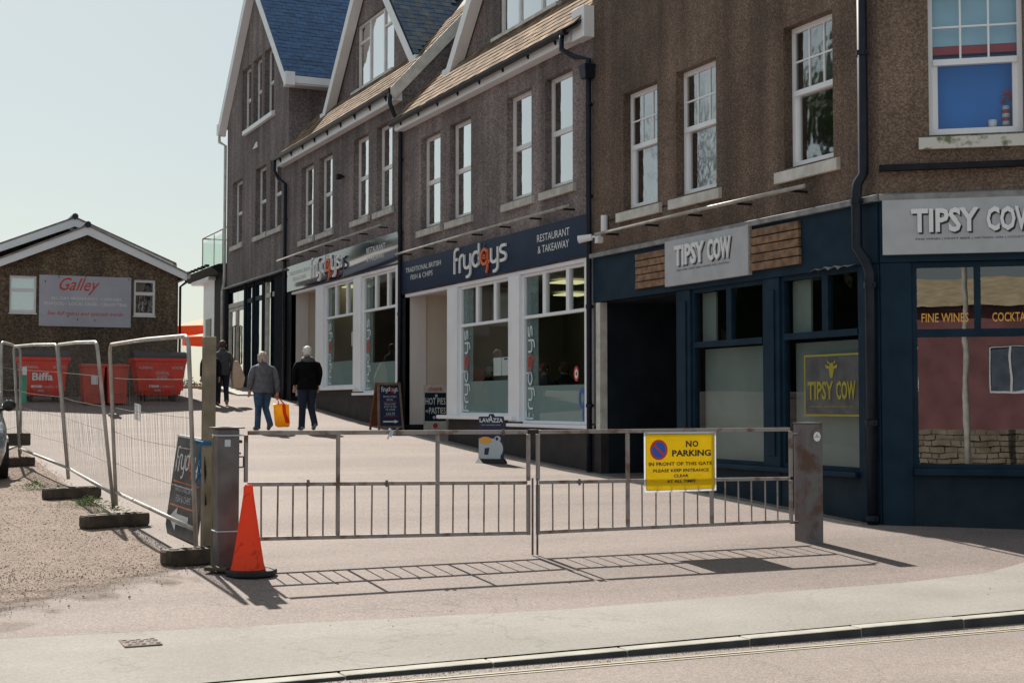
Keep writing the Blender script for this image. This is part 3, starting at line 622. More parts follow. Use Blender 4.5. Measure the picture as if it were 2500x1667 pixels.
# lead flashing torn up under the fascia by the corner pipe
p = MB(FA); pts = []
for i in range(15):
    a = .05 + i * .065; pts += [(a, -.04, 3.075 + rnd.uniform(0, .01)), (a, -.085 - rnd.uniform(0, .025), 3.075 - .018 * (i % 3) + rnd.uniform(-.01, .02))]
p.add(pts, [(2 * i, 2 * i + 1, 2 * i + 3, 2 * i + 2) for i in range(14)]); p.build('torn_flashing', 'lead', T)
pipe(T, [(-.1, -.14, 9.6), (-.1, -.14, 4.12), (-.17, -.12, 4.0), (-.17, -.1, 3.9), (-.17, -.1, 3.25), (-.12, -.2, 3.08), (-.1, -.24, 2.95), (-.1, -.24, -.05)], .062,
     zs=[(-.1, -.14, 7.6), (-.1, -.14, 5.55), (-.17, -.1, 3.8), (-.1, -.24, 2.8), (-.1, -.24, 1.2), (-.1, -.24, .1)])
MB(FB).box(.0, 7, -.1, -.02, 4.12, 4.19).build('cable_tray', 'black_soft', T)
pipe(T, [(-.05, .6, 6.95), (-.05, .1, 6.86), (-.1, -.12, 6.84)], .05, name='waste_pipe')
light_rail(T, .8, 6.3, 4.1, n=5)
p = MB(); p.tube([(-.02, 6.55, 4.13), (-.14, 6.6, 4.1), (-.2, 6.68, 4.08)], .02, 6); p.tube([(-.14, 6.62, 4.1), (-.3, 6.78, 4.07)], [.05, .065], 10); p.box(-.1, 0, 6.5, 6.6, 4.0, 4.1); p.build('security_camera', 'white', T)
MB().tube([(-.06, 6.35, 4.16), (-.06, 6.35, 4.42)], .055, 12).build('alarm_box', 'white', T, smooth=False)
MB().tube([(-.01, 6.6, 4.3), (-.012, 5.9, 4.36), (-.012, 4.9, 4.33), (-.012, 4.2, 4.36), (-.012, 3.6, 4.25)], .006, 5).build('cable', 'black_soft', T)

# pub signs
def plank_panel(y0, y1, z0, z1, label):
    t = thing('plank_panel', (-.05, (y0 + y1) / 2, z0), label, 'wooden panel', 'plank panels beside the pub sign')
    h = (z1 - z0) / 5
    for i in range(5):
        q = MB(); q.box(-.085 - rnd.uniform(0, .006), -.037, y0 + rnd.uniform(0, .012), y1 - rnd.uniform(0, .012), z0 + i * h + .007, z0 + (i + 1) * h - .007); q.build('plank', 'plank', t, bevel=.008)
plank_panel(4.42, 5.32, 3.16, 3.70, 'brown wooden plank panel on the left side of the smaller grey pub sign')
plank_panel(1.16, 2.24, 3.17, 3.73, 'brown wooden plank panel on the right side of the smaller grey pub sign')
def pub_sign(name, lf, w, h, label, tx, tw, tz, th, sx, sw, sz, sh, d):
    t = thing(name, lf(w / 2, 0, 0), label, 'sign', 'pub signs')
    MB(lf).box(0, w, 0, h, 0, d).build('panel', 'sign_grey', t, bevel=.004)
    def fr(u0, v0, w0=0): return lambda u, v, w_: lf(u0 + u, v0 + v, w0 + w_)
    words('TIPSY', fr(tx + th * .07, tz - th * .07, d), tw * .545, th, 'letter_dark', t, 'letter_shadow', .003, .03); words('COW', fr(tx + tw * .605 + th * .07, tz - th * .07, d), tw * .395, th, 'letter_dark', t, 'letter_shadow', .003, .03)
    words('TIPSY', fr(tx, tz, d), tw * .545, th, 'letter_white', t, 'lettering', .02, .03, w0=.005); words('COW', fr(tx + tw * .605, tz, d), tw * .395, th, 'letter_white', t, 'lettering', .02, .03, w0=.005)
    words('FINE WINES | DRAFT BEER | ARTISAN GIN | COCKTAILS', fr(sx, sz, d), sw, sh, 'letter_dark', t, 'small_lettering', .003)
    return t
pub_sign('pub_sign', LA(-.04, 4.40, 3.13), 2.15, .66, 'grey pub sign between two plank panels, smaller of the two', .3, 1.46, .27, .3, .35, 1.36, .19, .03, .07)
pub_sign('pub_sign', LB(.03, -.038, 3.14), 2.05, .64, 'large grey pub sign on the chamfered corner at the right', .32, 1.37, .245, .28, .37, 1.28, .155, .028, .06)
def win_words(body, lf, w, h, m, label, name='window_lettering'):
    o = words(body, lf, w, h, m, None, name, .002, .006); return tag(o, label, 'lettering', 'lettering stuck on the pub windows')
win_words('FINE WINES', LB(.46, .05, 2.36), .52, .105, 'letter_gold', 'gold window lettering about fine wines in the corner pane')
win_words('COCKTAILS', LB(1.24, .05, 2.36), .46, .105, 'letter_gold', 'gold window lettering about cocktails in the corner pane')
t = thing('window_poster', FA(.7, .05, 1.28), 'yellow framed pub emblem with cow head stuck on the shop pane', 'window emblem')
lf = LA(.05, 1.25, 1.27); e = MB(lf); W_, H_ = 1.1, .76
for (u0, u1, v0, v1) in ((0, W_, 0, .022), (0, W_, H_ - .022, H_), (0, .022, .022, H_ - .022), (W_ - .022, W_, .022, H_ - .022)): e.box(u0, u1, v0, v1, 0, .003)
e.build('border', 'letter_lime', t)
e = MB(lf); e.box(.024, W_ - .024, .024, H_ - .024, -.004, -.002); e.build('backing', 'chalk_board', t)
words('TIPSY', lambda u, v, w: lf(.07 + u, .2 + v, w), .52, .23, 'letter_lime', t, 'lettering', .003, .03); words('COW', lambda u, v, w: lf(.645 + u, .2 + v, w), .375, .23, 'letter_lime', t, 'lettering', .003, .03)
words('FINE WINES | DRAFT BEER | ARTISAN GIN', lambda u, v, w: lf(.12 + u, .1 + v, w), .85, .03, 'letter_lime', t, 'small_lettering', .003)
e = MB(lf); cx, cz = W_ / 2, .56
e.add([(cx + u, cz + v, .002) for u, v in ((-.035, .09), (.035, .09), (.05, .02), (.03, -.08), (0, -.1), (-.03, -.08), (-.05, .02))], [tuple(range(7))])
e.add([(cx + u, cz + v, .002) for u, v in ((-.04, .05), (-.12, .075), (-.11, .03), (-.05, .02))], [(0, 1, 2, 3)]); e.add([(cx - u, cz + v, .002) for u, v in ((-.04, .05), (-.12, .075), (-.11, .03), (-.05, .02))], [(0, 1, 2, 3)])
e.add([(cx + s * u, cz + v, .002) for s in (-1, 1) for u, v in ((.03, .09), (.085, .13), (.075, .085))], [(0, 1, 2), (3, 4, 5)]); e.build('cow_head', 'letter_lime', t)
t = thing('striped_vase', FB(1.45, .3, 4.62), 'red and pale striped vase with flowers on the upstairs corner sill', 'vase')
for i in range(6):
    r0 = .045 - .004 * abs(i - 3) * .5; MB().lathe(FB(1.45, .3, 4.62 + i * .045), [(0, 0), (r0, 0), (r0 + .002, .0225), (r0, .044), (0, .044)], 14).build('stripe', 'inner_red' if i % 2 == 0 else 'letter_pale', t, smooth=False)
e = MB()
for i in range(9): e.ell(FB(1.45 + rnd.uniform(-.07, .07), .3 + rnd.uniform(-.05, .05), 4.95 + rnd.uniform(0, .14)), .025, .025, .02, 6, 4)
e.build('flowers', 'inner_red', t)
tag(MB().lathe(FB(1.3, .3, 4.62), [(0, 0), (.045, 0), (.05, .11), (.043, .11), (.04, .02), (0, .02)], 14).build('mug', 'white', None, smooth=True, at=FB(1.3, .3, 4.62)), 'white mug on the upstairs corner window sill beside the vase', 'mug')

# ------------------------------------------------------------------ the two fish and chip shops
def gable_window(root, a0, a1, c0, c1, b, lights):
    f = MB(FA); d0, d1 = b + .05, b + .12; s_ = .055
    f.box(a0, a0 + s_, d0, d1, c0, c1); f.box(a1 - s_, a1, d0, d1, c0, c1); f.box(a0 + s_, a1 - s_, d0, d1, c0, c0 + .07); f.box(a0 + s_, a1 - s_, d0, d1, c1 - .06, c1)
    e = [a0 + s_] + [a0 + (a1 - a0) * t for t in lights] + [a1 - s_]
    for x in e[1:-1]: f.box(x - .04, x + .04, d0, d1, c0 + .07, c1 - .06)
    w = f.build('window', 'upvc', root)
    for i in range(len(e) - 1):
        p0, p1 = e[i] + (.04 if i else 0), e[i + 1] - (.04 if i < len(e) - 2 else 0)
        if i != 1:
            zt = c0 + (c1 - c0) * .72
            MB(FA).box(p0, p1, d0, d1, zt - .03, zt + .03).build('transom', 'upvc', w)
            for q0, q1 in ((c0 + .07, zt - .03), (zt + .03, c1 - .06)): MB(FA).quad((p0, b + .085, q0), (p1, b + .085, q0), (p1, b + .085, q1), (p0, b + .085, q1)).build('pane', 'glass', w)
        else: MB(FA).quad((p0, b + .085, c0 + .07), (p1, b + .085, c0 + .07), (p1, b + .085, c1 - .06), (p0, b + .085, c1 - .06)).build('pane', 'glass', w)
    MB(FA).ext([(a0 - .15, b - .002, c0 - .0), (a0 - .15, b - .13, c0 - .035), (a0 - .15, b - .13, c0 - .1), (a0 - .15, b - .002, c0 - .1)], (a1 - a0 + .3, 0, 0)).build('sill', 'white_old', w)
    return w
def barge(root, yc, half, zf, slope, x, apex_over=0, m='white', w_=.26, foot=True):
    """a pair of barge boards in the plane x, with soffit and boxed feet"""
    for s in (-1, 1):
        ya = yc; za = zf + half * slope; yb = yc + s * half; L = math.hypot(half, half * slope)
        nx = Vector((0, -s * slope, -1)).normalized() * 0 ; dn = Vector((0, -s * slope / math.hypot(1, slope), -1 / math.hypot(1, slope)))
        a, b_ = Vector((x, ya, za)), Vector((x, yb, zf))
        low = Vector((0, 0, -w_ * math.hypot(1, slope)))
        MB().ext([a, b_, b_ + low * .86, a + low], (.035, 0, 0)).build('barge_board', m, root)
        MB().ext([a + low + Vector((.036, 0, .03)), b_ + low * .86 + Vector((.036, 0, .03)), b_ + low * .86 + Vector((.036, 0, .0)), a + low + Vector((.036, 0, 0))], (.21, 0, 0)).build('soffit', m, root)
        if foot: MB().box(x - .012, x + .26, yb - (.02 if s > 0 else .16), yb + (.16 if s > 0 else .02), zf - w_ * 1.15, zf + .03).build('barge_foot', m, root)
def main_roof(root, y0, y1, z0, m, x1=4.2, sl=1.09, cols=None, near=None):
    r_ = MB(); r_.ext([(-.28, y0, z0), (x1, y0, z0 + sl * (x1 + .28)), (x1, y0, z0 + sl * (x1 + .28) - .1), (-.28, y0, z0 - .05)], (0, y1 - y0, 0))
    r_.ext([(x1, y0, z0 + sl * (x1 + .28)), (x1 + 4, y0, z0 - .5), (x1 + 4, y0, z0 - .6), (x1, y0, z0 + sl * (x1 + .28) - .1)], (0, y1 - y0, 0))
    return r_.build('roof', 'roof_under', root)
def cross_roof(root, yc, half, zf, slope, x0, x1):
    za = zf + half * slope; r_ = MB()
    for s in (-1, 1):
        o_ = (half + .06)
        r_.ext([(x0, yc, za + .02), (x0, yc + s * o_, zf - .06 * slope + .02), (x0, yc + s * o_, zf - .06 * slope - .06), (x0, yc, za - .06)], (x1 - x0, 0, 0))
    return r_.build('gable_roof', 'roof_under', root)
def eaves(root, y0, y1, zg, fz, end=None):
    """gutter with brackets, white fascia and soffit"""
    MB().box(-.2, -.002, y0, y1, fz, fz + .2).build('eaves_board', 'white', root)
    g_ = MB(); n = 8; pr_ = [(-.29 + .065 * math.cos(a), zg + .02 + .075 * math.sin(a)) for a in [math.pi + math.pi * k / n for k in range(n + 1)]]
    g_.ext([(p[0], y0 - .05, p[1]) for p in pr_], (0, y1 - y0 + .1, 0)); g = g_.build('gutter', 'black_paint', root)
    n = int((y1 - y0) / 1.05)
    for i in range(n):
        y = y0 + .5 + (y1 - y0 - .9) * i / (n - 1)
        MB().ext([(-.202, y - .03, fz + .19), (-.27, y - .03, fz + .19), (-.202, y - .03, fz + .06)], (0, .06, 0)).build('gutter_bracket', 'black_soft', g)
FRY = {'f': [[(0, -.25), (0, 1.15), (.08, 1.42), (.24, 1.52), (.44, 1.5)], [(0, .78), (.32, .78)]],
       'r': [[(0, -.25), (0, .6), (.07, .86), (.2, .98), (.36, .99)]],
       'y': [[(0, 1), (0, .34), (.06, .13), (.2, .02), (.38, .02), (.54, .12), (.62, .3)], [(.64, 1), (.64, -.22), (.56, -.5), (.4, -.62), (.22, -.62)]],
       'd': [[(.64, 1.55), (.64, .06)], [(.64, .62), (.56, .9), (.33, 1.0), (.1, .84), (.0, .5), (.1, .16), (.33, 0), (.56, .12), (.64, .4)]],
       'a': [[(.62, .55), (.54, .9), (.32, 1.04), (.1, .88), (0, .5), (.1, .14), (.32, 0), (.54, .12), (.62, .4)], [(.64, 1.0), (.66, .1), (.62, -.3), (.52, -.62)], [(.66, .05), (.86, .16)], [(.3, .6), (.4, .55), (.34, .44), (.25, .5), (.3, .6)]],
       's': [[(.56, .98), (.25, 1), (.06, .9), (.03, .7), (.16, .56), (.42, .46), (.55, .3), (.52, .1), (.35, .01), (.02, 0)]]}
def frydays(parent, lf, w, h, d=.03, r=.074, white='letter_white', orange='letter_orange', w0=.0, n=6, blue=True):
    """the shop's rounded lower-case word, made of bent strokes"""
    adv = {'f': .56, 'r': .48, 'y': .86, 'd': .86, 'a': .98, 's': .6}; x = .1; tot = sum(adv[c] for c in 'frydays') - .1
    sx, sz = w / tot, h / 2.2; mw, mo, mz = MB(), MB(), MB()
    for k, c in enumerate('frydays'):
        for st in FRY[c]:
            pts = []
            for i in range(len(st) - 1):                 # round the corners (Catmull-Rom)
                p0, p1, p2, p3 = st[max(i - 1, 0)], st[i], st[i + 1], st[min(i + 2, len(st) - 1)]
                for t in ((0, .34, .67) if len(st) > 2 else (0,)):
                    pts.append(tuple(.5 * ((2 * p1[j]) + (-p0[j] + p2[j]) * t + (2 * p0[j] - 5 * p1[j] + 4 * p2[j] - p3[j]) * t * t + (-p0[j] + 3 * p1[j] - 3 * p2[j] + p3[j]) * t ** 3) for j in (0, 1)))
            pts.append(st[-1]); m_ = mo if c == 'a' else mw if k < 4 else mz
            rr = r * (sx + sz) / 2
            # flat ribbon with thickness
            L, Rr = [], []
            for i, p in enumerate(pts):
                q0, q1 = pts[max(i - 1, 0)], pts[min(i + 1, len(pts) - 1)]; tx, tz = (q1[0] - q0[0]) * sx, (q1[1] - q0[1]) * sz; l_ = math.hypot(tx, tz) or 1
                L.append(((x + p[0]) * sx - tz / l_ * rr, (p[1] + .65) * sz + tx / l_ * rr)); Rr.append(((x + p[0]) * sx + tz / l_ * rr, (p[1] + .65) * sz - tx / l_ * rr))
            k0 = len(pts); vs_ = [(u, v, w0 + d) for u, v in L] + [(u, v, w0 + d) for u, v in Rr] + [(u, v, w0) for u, v in L] + [(u, v, w0) for u, v in Rr]
            fs = []
            for i in range(k0 - 1): fs += [(i, i + 1, k0 + i + 1, k0 + i), (i + 1, i, 2 * k0 + i, 2 * k0 + i + 1), (k0 + i, k0 + i + 1, 3 * k0 + i + 1, 3 * k0 + i)]
            fs += [(0, k0, 3 * k0, 2 * k0), (k0 - 1, 3 * k0 - 1, 4 * k0 - 1, 2 * k0 - 1)]
            m_.add([lf(*p) for p in vs_], fs)
        if c == 'a' and blue:
            ring = MB(); cx, cz = (x + .3) * sx, (1.34 + .65) * sz
            ring.tube([lf(cx + .07 * sx * math.cos(t), cz + .1 * sz * math.sin(t), w0 + d * .5) for t in [2 * math.pi * i / 10 for i in range(11)]], .02 * sz, 5); ring.build('bubble', 'letter_blue', parent)
        x += adv[c]
    mw.build('lettering', white, parent); mz.build('lettering', white, parent); mo.build('fish_letter', orange, parent)

def chip_shop(label, y0, y1, wins, zw0, zw1, z_sign0, z_sign1, z_eave, fz, gab, front, base):
    t = thing('chip_shop_building', (2, (y0 + y1) / 2, gz((y0 + y1) / 2)), label, 'building')
    ztop = z_eave + .3
    w = MB(FA); wall(w, y0, y1, z_sign0 - .05, ztop - .1, [(a, b_, zw0, zw1) for a, b_ in wins], 0, .15)
    yc, half, zf, sl = gab['c'], gab['half'], gab['zf'], gab['sl']
    za = zf + half * sl
    wall(w, yc - half, yc + half, z_eave + .5, za, [gab['win']], .7, .06, hp=[(sl, 1, za - .06 + sl * yc), (-sl, 1, za - .06 - sl * yc)])
    w.build('wall', 'roughcast_mid' if y0 < 10 else 'roughcast_far', t)
    for a, b_ in wins: window(t, FA, a, b_, zw0, zw1, 'casement', sill=.12, m='upvc', gl='glass', mid=.5, over=.14)
    shell(t, y0, y1, z_eave - .1, zmid=z_sign0 + .02)
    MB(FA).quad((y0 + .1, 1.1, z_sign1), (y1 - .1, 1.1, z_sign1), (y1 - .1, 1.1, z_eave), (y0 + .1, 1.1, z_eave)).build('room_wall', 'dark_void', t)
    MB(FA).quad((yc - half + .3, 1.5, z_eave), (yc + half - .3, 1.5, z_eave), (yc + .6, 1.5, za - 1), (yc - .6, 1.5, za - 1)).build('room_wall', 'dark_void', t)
    gable_window(t, *gab['win'], .7, (.3, .68))
    barge(t, yc, half, zf, sl, .42)
    r_ = main_roof(t, y0 + .02, y1 - .02, z_eave, 'roof_brown')
    k = Vector((1, 0, 1.09)).normalized()
    zr = lambda x: z_eave + 1.09 * (x + .28)
    def keep(p): return not (p.x > .6 and abs(p.y - yc) < half - .1)
    slates(t, r_, 8, .29, .185, (-.3, y0 + .03, z_eave + .005), (0, 1, 0), k, int((y1 - y0 - .05) / .29), 'roof_brown', keep, thick=.022)
    if y0 > 10:                                          # verge strip that runs up beside the next roof
        slates(t, r_, 9, .29, .185, Vector((-.3, y0 + .03, z_eave + .005)) + k * .185 * 8, (0, 1, 0), k, 4, 'roof_brown', lambda p: p.y < y0 + 1.1, thick=.022)
        MB().ext([(-.3, y0 - .03, z_eave + .03), (3.2, y0 - .03, zr(3.2) + .03), (3.2, y0 - .03, zr(3.2) - .33), (-.2, y0 - .03, z_eave - .22), (-.3, y0 - .03, z_eave - .1)], (0, .045, 0)).build('barge_board', 'white_old', t)
        MB().quad((.0, y0 + .012, z_eave - 1.5), (4.2, y0 + .012, z_eave - 1.5), (4.2, y0 + .012, zr(4.2)), (0, y0 + .012, zr(0) - .1)).build('gable_wall', 'roughcast_far', t)
    else:
        MB().box(-.19, .05, y0 - .06, y0 + .38, z_eave - .2, z_eave + .32).build('eaves_box', 'white', t, bevel=.008)
    g_ = cross_roof(t, yc, half, zf, sl, .43, 4.6)
    v_ = Vector((0, 1, sl)).normalized()
    if gab['slates']:
        slates(t, g_, 24, .29, .19, (.45, yc - half - .08, zf - .08 * sl + .03), (1, 0, 0), v_, 12, 'slate_lichen', lambda p: p.z > zr(p.x) - .05 and p.z < za - .15 and p.z < 12.4)
    eaves(t, y0 + (.45 if y0 < 10 else .05), y1 - .02 if y0 < 10 else y1 + .45, z_eave - .03, fz)
    # ground floor
    f = front; zb = base
    MB(FA).box(y0, y1, -.01, .12, z_sign0 - .075, z_sign0 - .012).build('lintel', 'white', t)
    MB(FA).box(f['jamb'][0], f['jamb'][1], -.03, .14, f['sill1'], z_sign0 - .078).build('pilaster', 'white', t, bevel=.01)
    MB(FA).box(f['mull'][0], f['mull'][1], -.03, .14, f['sill2'] + .03, z_sign0 - .078).build('pilaster', 'white', t, bevel=.01)
    MB(FA).box(y0 + .03, f['w2'][0], -.02, .14, f['sill2'] + .03, z_sign0 - .078).build('jamb', 'white', t)
    MB(FA).box(f['mull'][0] + .12, f['jamb'][1] + .35, -.12, .1, f['sill1'] - .075, f['sill1']).build('shop_sill', 'white', t, bevel=.012)
    MB(FA).box(y0 + .02, f['mull'][0] + .38, -.12, .1, f['sill2'] - .06, f['sill2']).build('shop_sill', 'white', t, bevel=.012)
    MB(FA).box(y0 + .01, f['jamb'][1] - .02, .0, .2, -.3, f['sill2'] - .062).build('plinth', 'plinth', t)
    MB(FA).box(f['mull'][0] + .12, f['jamb'][1] - .02, .003, .2, f['sill2'] - .06, f['sill1'] - .077).build('plinth', 'plinth', t)
    for k2, sz in (('w1', f['sill1']), ('w2', f['sill2'] + .005)):
        a0, a1 = f[k2]; shop_window(t, a0, a1, sz, f['tr'], z_sign0 - .078, f['b' + k2], 'white', fw=.05, b=.09, bw=.06, tt=.055)
        fr_ = MB(FA); fr_.box(a0 + .05, a1 - .05, .105, .107, sz + .05, f['frost'][k2]); fr_.build('frosted_film', 'frost', t)
        fr_ = MB(FA); fr_.box(a1 - .52, a1 - .05, .109, .111, f['frost'][k2], z_sign0 - .12); fr_.build('window_film', film('pale_film_' + k2, (.3, .4, .42), .45), t)
    # entrance recess: pale far wall and panel, soffit
    ya, yb = f['jamb'][1], f['rec']
    p = MB(); p.quad((0.0, yb, -.3), (.48, yb, -.3), (.48, yb, z_sign0), (0, yb, z_sign0)); p.quad((.48, yb, -.3), (.48, yb + .03, -.3), (.48, yb + .03, z_sign0), (.48, yb, z_sign0)); p.build('recess_wall', 'pale_panel', t)
    p = MB(); p.quad((.48, yb + .03, -.3), (1.6, yb + .03, -.3), (1.6, yb + .03, z_sign0), (.48, yb + .03, z_sign0)); p.quad((1.6, ya, -.3), (1.6, yb + .03, -.3), (1.6, yb + .03, z_sign0), (1.6, ya, z_sign0))
    p.quad((.14, ya - .02, -.3), (1.6, ya - .02, -.3), (1.6, ya - .02, z_sign0), (.14, ya - .02, z_sign0)); p.quad((.0, ya, z_sign0 - .02), (1.6, ya, z_sign0 - .02), (1.6, yb + .03, z_sign0 - .02), (0, yb + .03, z_sign0 - .02)); p.build('recess_wall', 'pale_plaster', t)
    MB().box(-.02, .5, yb - .014, yb - .003, gz(yb) - .2, gz(yb) + .13).build('skirting', 'black_soft', t)
    # shop interior
    p = MB(); p.quad((.12, y0 + .1, zb), (6, y0 + .1, zb), (6, ya, zb), (.12, ya, zb)); p.build('floor', 'inner_floor', t)
    p = MB(); p.box(3.9, 4.0, y0 + .1, y1 - .1, zb, z_sign0); p.build('counter_wall', 'inner_wall', t)
    dr = MB(); dr.box(3.84, 3.895, yc - .2, yc - .1, zb, zb + 2.1); dr.box(3.84, 3.895, yc + .8, yc + .9, zb, zb + 2.1); dr.box(3.84, 3.895, yc - .1, yc + .8, zb + 2.0, zb + 2.1); dr.build('door_frame', 'white_old', t)
    MB().box(2.6, 3.1, y0 + 1, y0 + 3.6, zb, zb + 1.05).build('counter', 'inner_red', t)
    for (lx, ly) in f['lamps']:
        MB().box(lx - .3, lx + .3, ly - .3, ly + .3, z_sign0 - .045, z_sign0 - .02).build('ceiling_light', 'lamp_panel', t)
    return t
F2 = chip_shop('nearer fish and chip shop, white window frames under a plain navy sign, brown roughcast above', 6.85, 15.8,
    [(13.57, 14.69), (11.95, 13.06), (9.18, 10.25), (7.57, 8.63)], 5.14, 7.08, 3.83, 4.53, 7.60, 7.42,
    dict(c=10.85, half=3.5, zf=8.52, sl=1.07, win=(9.5, 12.15, 8.76, 10.6), slates=False),
    dict(jamb=(12.6, 13.12), mull=(9.65, 10.13), w1=(10.13, 12.6), w2=(7.12, 9.65), bw1=[11.76, 10.9], bw2=[8.78, 7.87], sill1=1.21, sill2=1.08, tr=2.95, rec=15.6,
         frost=dict(w1=1.87, w2=1.75), lamps=[(1.76, 11.15), (3.2, 13.9)]), .9)
F1 = chip_shop('farther fish and chip shop, glossy blue sign reflecting sky, blue slate gable roof', 15.8, 25.1,
    [(22.65, 23.79), (20.98, 22.12), (18.15, 19.26), (16.5, 17.57)], 5.88, 7.83, 4.53, 5.25, 8.36, 8.13,
    dict(c=19.8, half=3.5, zf=9.25, sl=1.045, win=(18.35, 21.15, 9.48, 11.15), slates=True),
    dict(jamb=(21.62, 22.3), mull=(18.61, 19.18), w1=(19.18, 21.62), w2=(16.2, 18.61), bw1=[20.8, 19.9], bw2=[17.74, 16.9], sill1=1.86, sill2=1.70, tr=3.6, rec=24.65,
         frost=dict(w1=2.5, w2=2.4), lamps=[(.95, 21.9), (1.8, 18.6)]), 1.5)
MB(FA).box(24.65, 25.08, -.02, .12, .9, 4.53).build('dark_jamb', 'black_soft', F1); MB(FA).box(15.6, 15.82, -.01, .1, .4, 3.83).build('dark_jamb', 'black_soft', F2)
light_rail(F2, 7.2, 15.55, 4.68, n=7); light_rail(F1, 16.5, 25.3, 5.44, n=7)
pipe(F2, [(-.29, 7.4, 7.58), (-.29, 7.4, 7.3), (-.2, 7.1, 7.12), (-.07, 6.86, 7.05), (-.07, 6.86, .2)], .045, zs=[(-.07, 6.86, 6.3), (-.07, 6.86, 4.8), (-.07, 6.86, 3.0), (-.07, 6.86, 1.4)])
h_ = MB(); h_.ext([(-.2, 6.74, 6.95), (-.2, 6.98, 6.95), (-.17, 6.95, 6.72), (-.17, 6.77, 6.72)], (.2, 0, 0)); h_.build('hopper', 'black_paint', F2, bevel=.01)
pipe(F1, [(-.29, 15.86, 8.3), (-.29, 15.86, 8.05), (-.2, 15.84, 7.8), (-.07, 15.78, 7.62), (-.07, 15.78, .75)], .05, zs=[(-.07, 15.78, 6.8), (-.07, 15.78, 5.2), (-.07, 15.78, 3.4), (-.07, 15.78, 1.9)])
h_ = MB(); h_.ext([(-.2, 15.66, 7.7), (-.2, 15.9, 7.7), (-.17, 15.87, 7.45), (-.17, 15.69, 7.45)], (.2, 0, 0)); h_.build('hopper', 'black_paint', F1, bevel=.01)
pipe(F1, [(-.29, 25.5, 8.3), (-.29, 25.5, 8.0), (-.2, 25.35, 7.75), (-.07, 25.15, 7.6), (-.07, 25.15, 1.5)], .05, zs=[(-.07, 25.15, 6.6), (-.07, 25.15, 5.0), (-.07, 25.15, 3.0)])
MB().box(-.1, 0, 15.98, 16.1, 7.52, 7.68).build('junction_box', 'white', F1)
p = MB(); p.tube([(0, 20.0, 7.05), (-.1, 20.0, 7.05)], .03, 8); p.box(-.2, -.08, 19.92, 20.08, 6.98, 7.1); p.build('floodlight', 'black_soft', F1)
def chip_sign(y0, y1, z0, z1, m, label, d, standoff, pos, raised):
    t = thing('chip_shop_sign', (-.03, (y0 + y1) / 2, z0), label, 'sign', 'chip shop signs')
    MB(FA).box(y0, y1, -.06, -.005, z0, z1).build('panel', m, t, bevel=.004)
    lf = LA(-.06, y1, z0)
    frydays(t, lambda u, v, w_: lf(pos[0] + u, pos[1] + v, w_), pos[2], pos[3], d=d, w0=standoff, white='letter_white')
    fr = lambda u0, v0: (lambda u, v, w_: lf(u0 + u, v0 + v, w_))
    words('TRADITIONAL BRITISH', fr(*pos[4]), pos[5], .105, 'letter_white', t, 'small_lettering', .003); words('FISH & CHIPS', fr(pos[4][0] + .3, pos[4][1] - .17), pos[5] * .63, .105, 'letter_white', t, 'small_lettering', .003)
    words('RESTAURANT', fr(*pos[6]), pos[7], .13, 'letter_white', t, 'small_lettering', .003); words('& TAKEAWAY', fr(pos[6][0] + .03, pos[6][1] - .2), pos[7] * .96, .13, 'letter_white', t, 'small_lettering', .003)
chip_sign(6.95, 15.72, 3.845, 4.525, 'navy_satin', 'matt navy chip shop sign, nearer one, with white and orange word', .03, .003, (3.08, .05, 2.46, .6, (.3, .42), 2.05, (6.9, .4), 1.25), .03)
chip_sign(15.86, 24.98, 4.545, 5.24, 'navy_gloss', 'shiny chip shop sign reflecting pale sky, farther one, raised letters', .05, .08, (2.72, .06, 2.4, .6, (.3, .42), 2.0, (6.9, .4), 1.3), .1)

# ------------------------------------------------------------------ tall gabled end building
Eb = thing('gabled_building', (2, 28.8, gz(28.8)), 'tall three storey gabled building with black glazed shopfront at the far end', 'building')
h1 = [(30.4, 31.7, 6.52, 8.55), (27.5, 28.75, 6.52, 8.55), (25.8, 27.03, 6.52, 8.55)]; h2 = [(29.4, 30.5, 9.97, 11.95), (28.1, 29.13, 9.97, 11.95), (26.7, 27.76, 9.97, 11.95)]
yc, half, zf, sl = 28.75, 4.05, 10.62, 1.0; za = zf + half * sl
w = MB(FA); wall(w, 25.1, 32.45, 5.2, za, h1 + h2, 0, .155, hp=[(sl, 1, za - .05 + sl * yc), (-sl, 1, za - .05 - sl * yc)])
w.quad((25.1, 0, 5.2), (25.1, 6, 5.2), (25.1, 6, 10.75), (25.1, 0, 10.75)); w.build('wall', 'roughcast_far', Eb)
s_ = MB(); s_.quad((.02, 32.44, -.3), (7, 32.44, -.3), (7, 32.44, 10.7), (.02, 32.44, 10.7)); s_.quad((7, 25.1, 0), (7, 32.45, 0), (7, 32.45, 11), (7, 25.1, 11)); s_.quad((.9, 25.2, 1.5), (.9, 32.4, 1.5), (.9, 32.4, 10.7), (.9, 25.2, 10.7)); s_.quad((.9, 26.5, 10.7), (.9, 31, 10.7), (.9, 30, 13), (.9, 27.6, 13))
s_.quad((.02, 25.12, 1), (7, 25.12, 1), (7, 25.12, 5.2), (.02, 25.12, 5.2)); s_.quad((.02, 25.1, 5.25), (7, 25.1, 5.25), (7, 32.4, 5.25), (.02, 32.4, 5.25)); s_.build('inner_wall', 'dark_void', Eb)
for h in h1: window(Eb, FA, *h, 'casement', sill=.12, m='upvc', gl='glass', depth=.15, over=.14)
for h in h2: window(Eb, FA, *h, 'casement', sill=None, m='upvc', gl='glass', depth=.15)
MB(FA).ext([(26.55, -.003, 9.965), (26.55, -.11, 9.93), (26.55, -.11, 9.8), (26.55, -.003, 9.8)], (3.5, 0, 0)).build('long_sill', 'white', Eb)
barge(Eb, yc, half, zf, sl, -.24, w_=.3)
g_ = cross_roof(Eb, yc, half, zf, sl, -.235, 7)
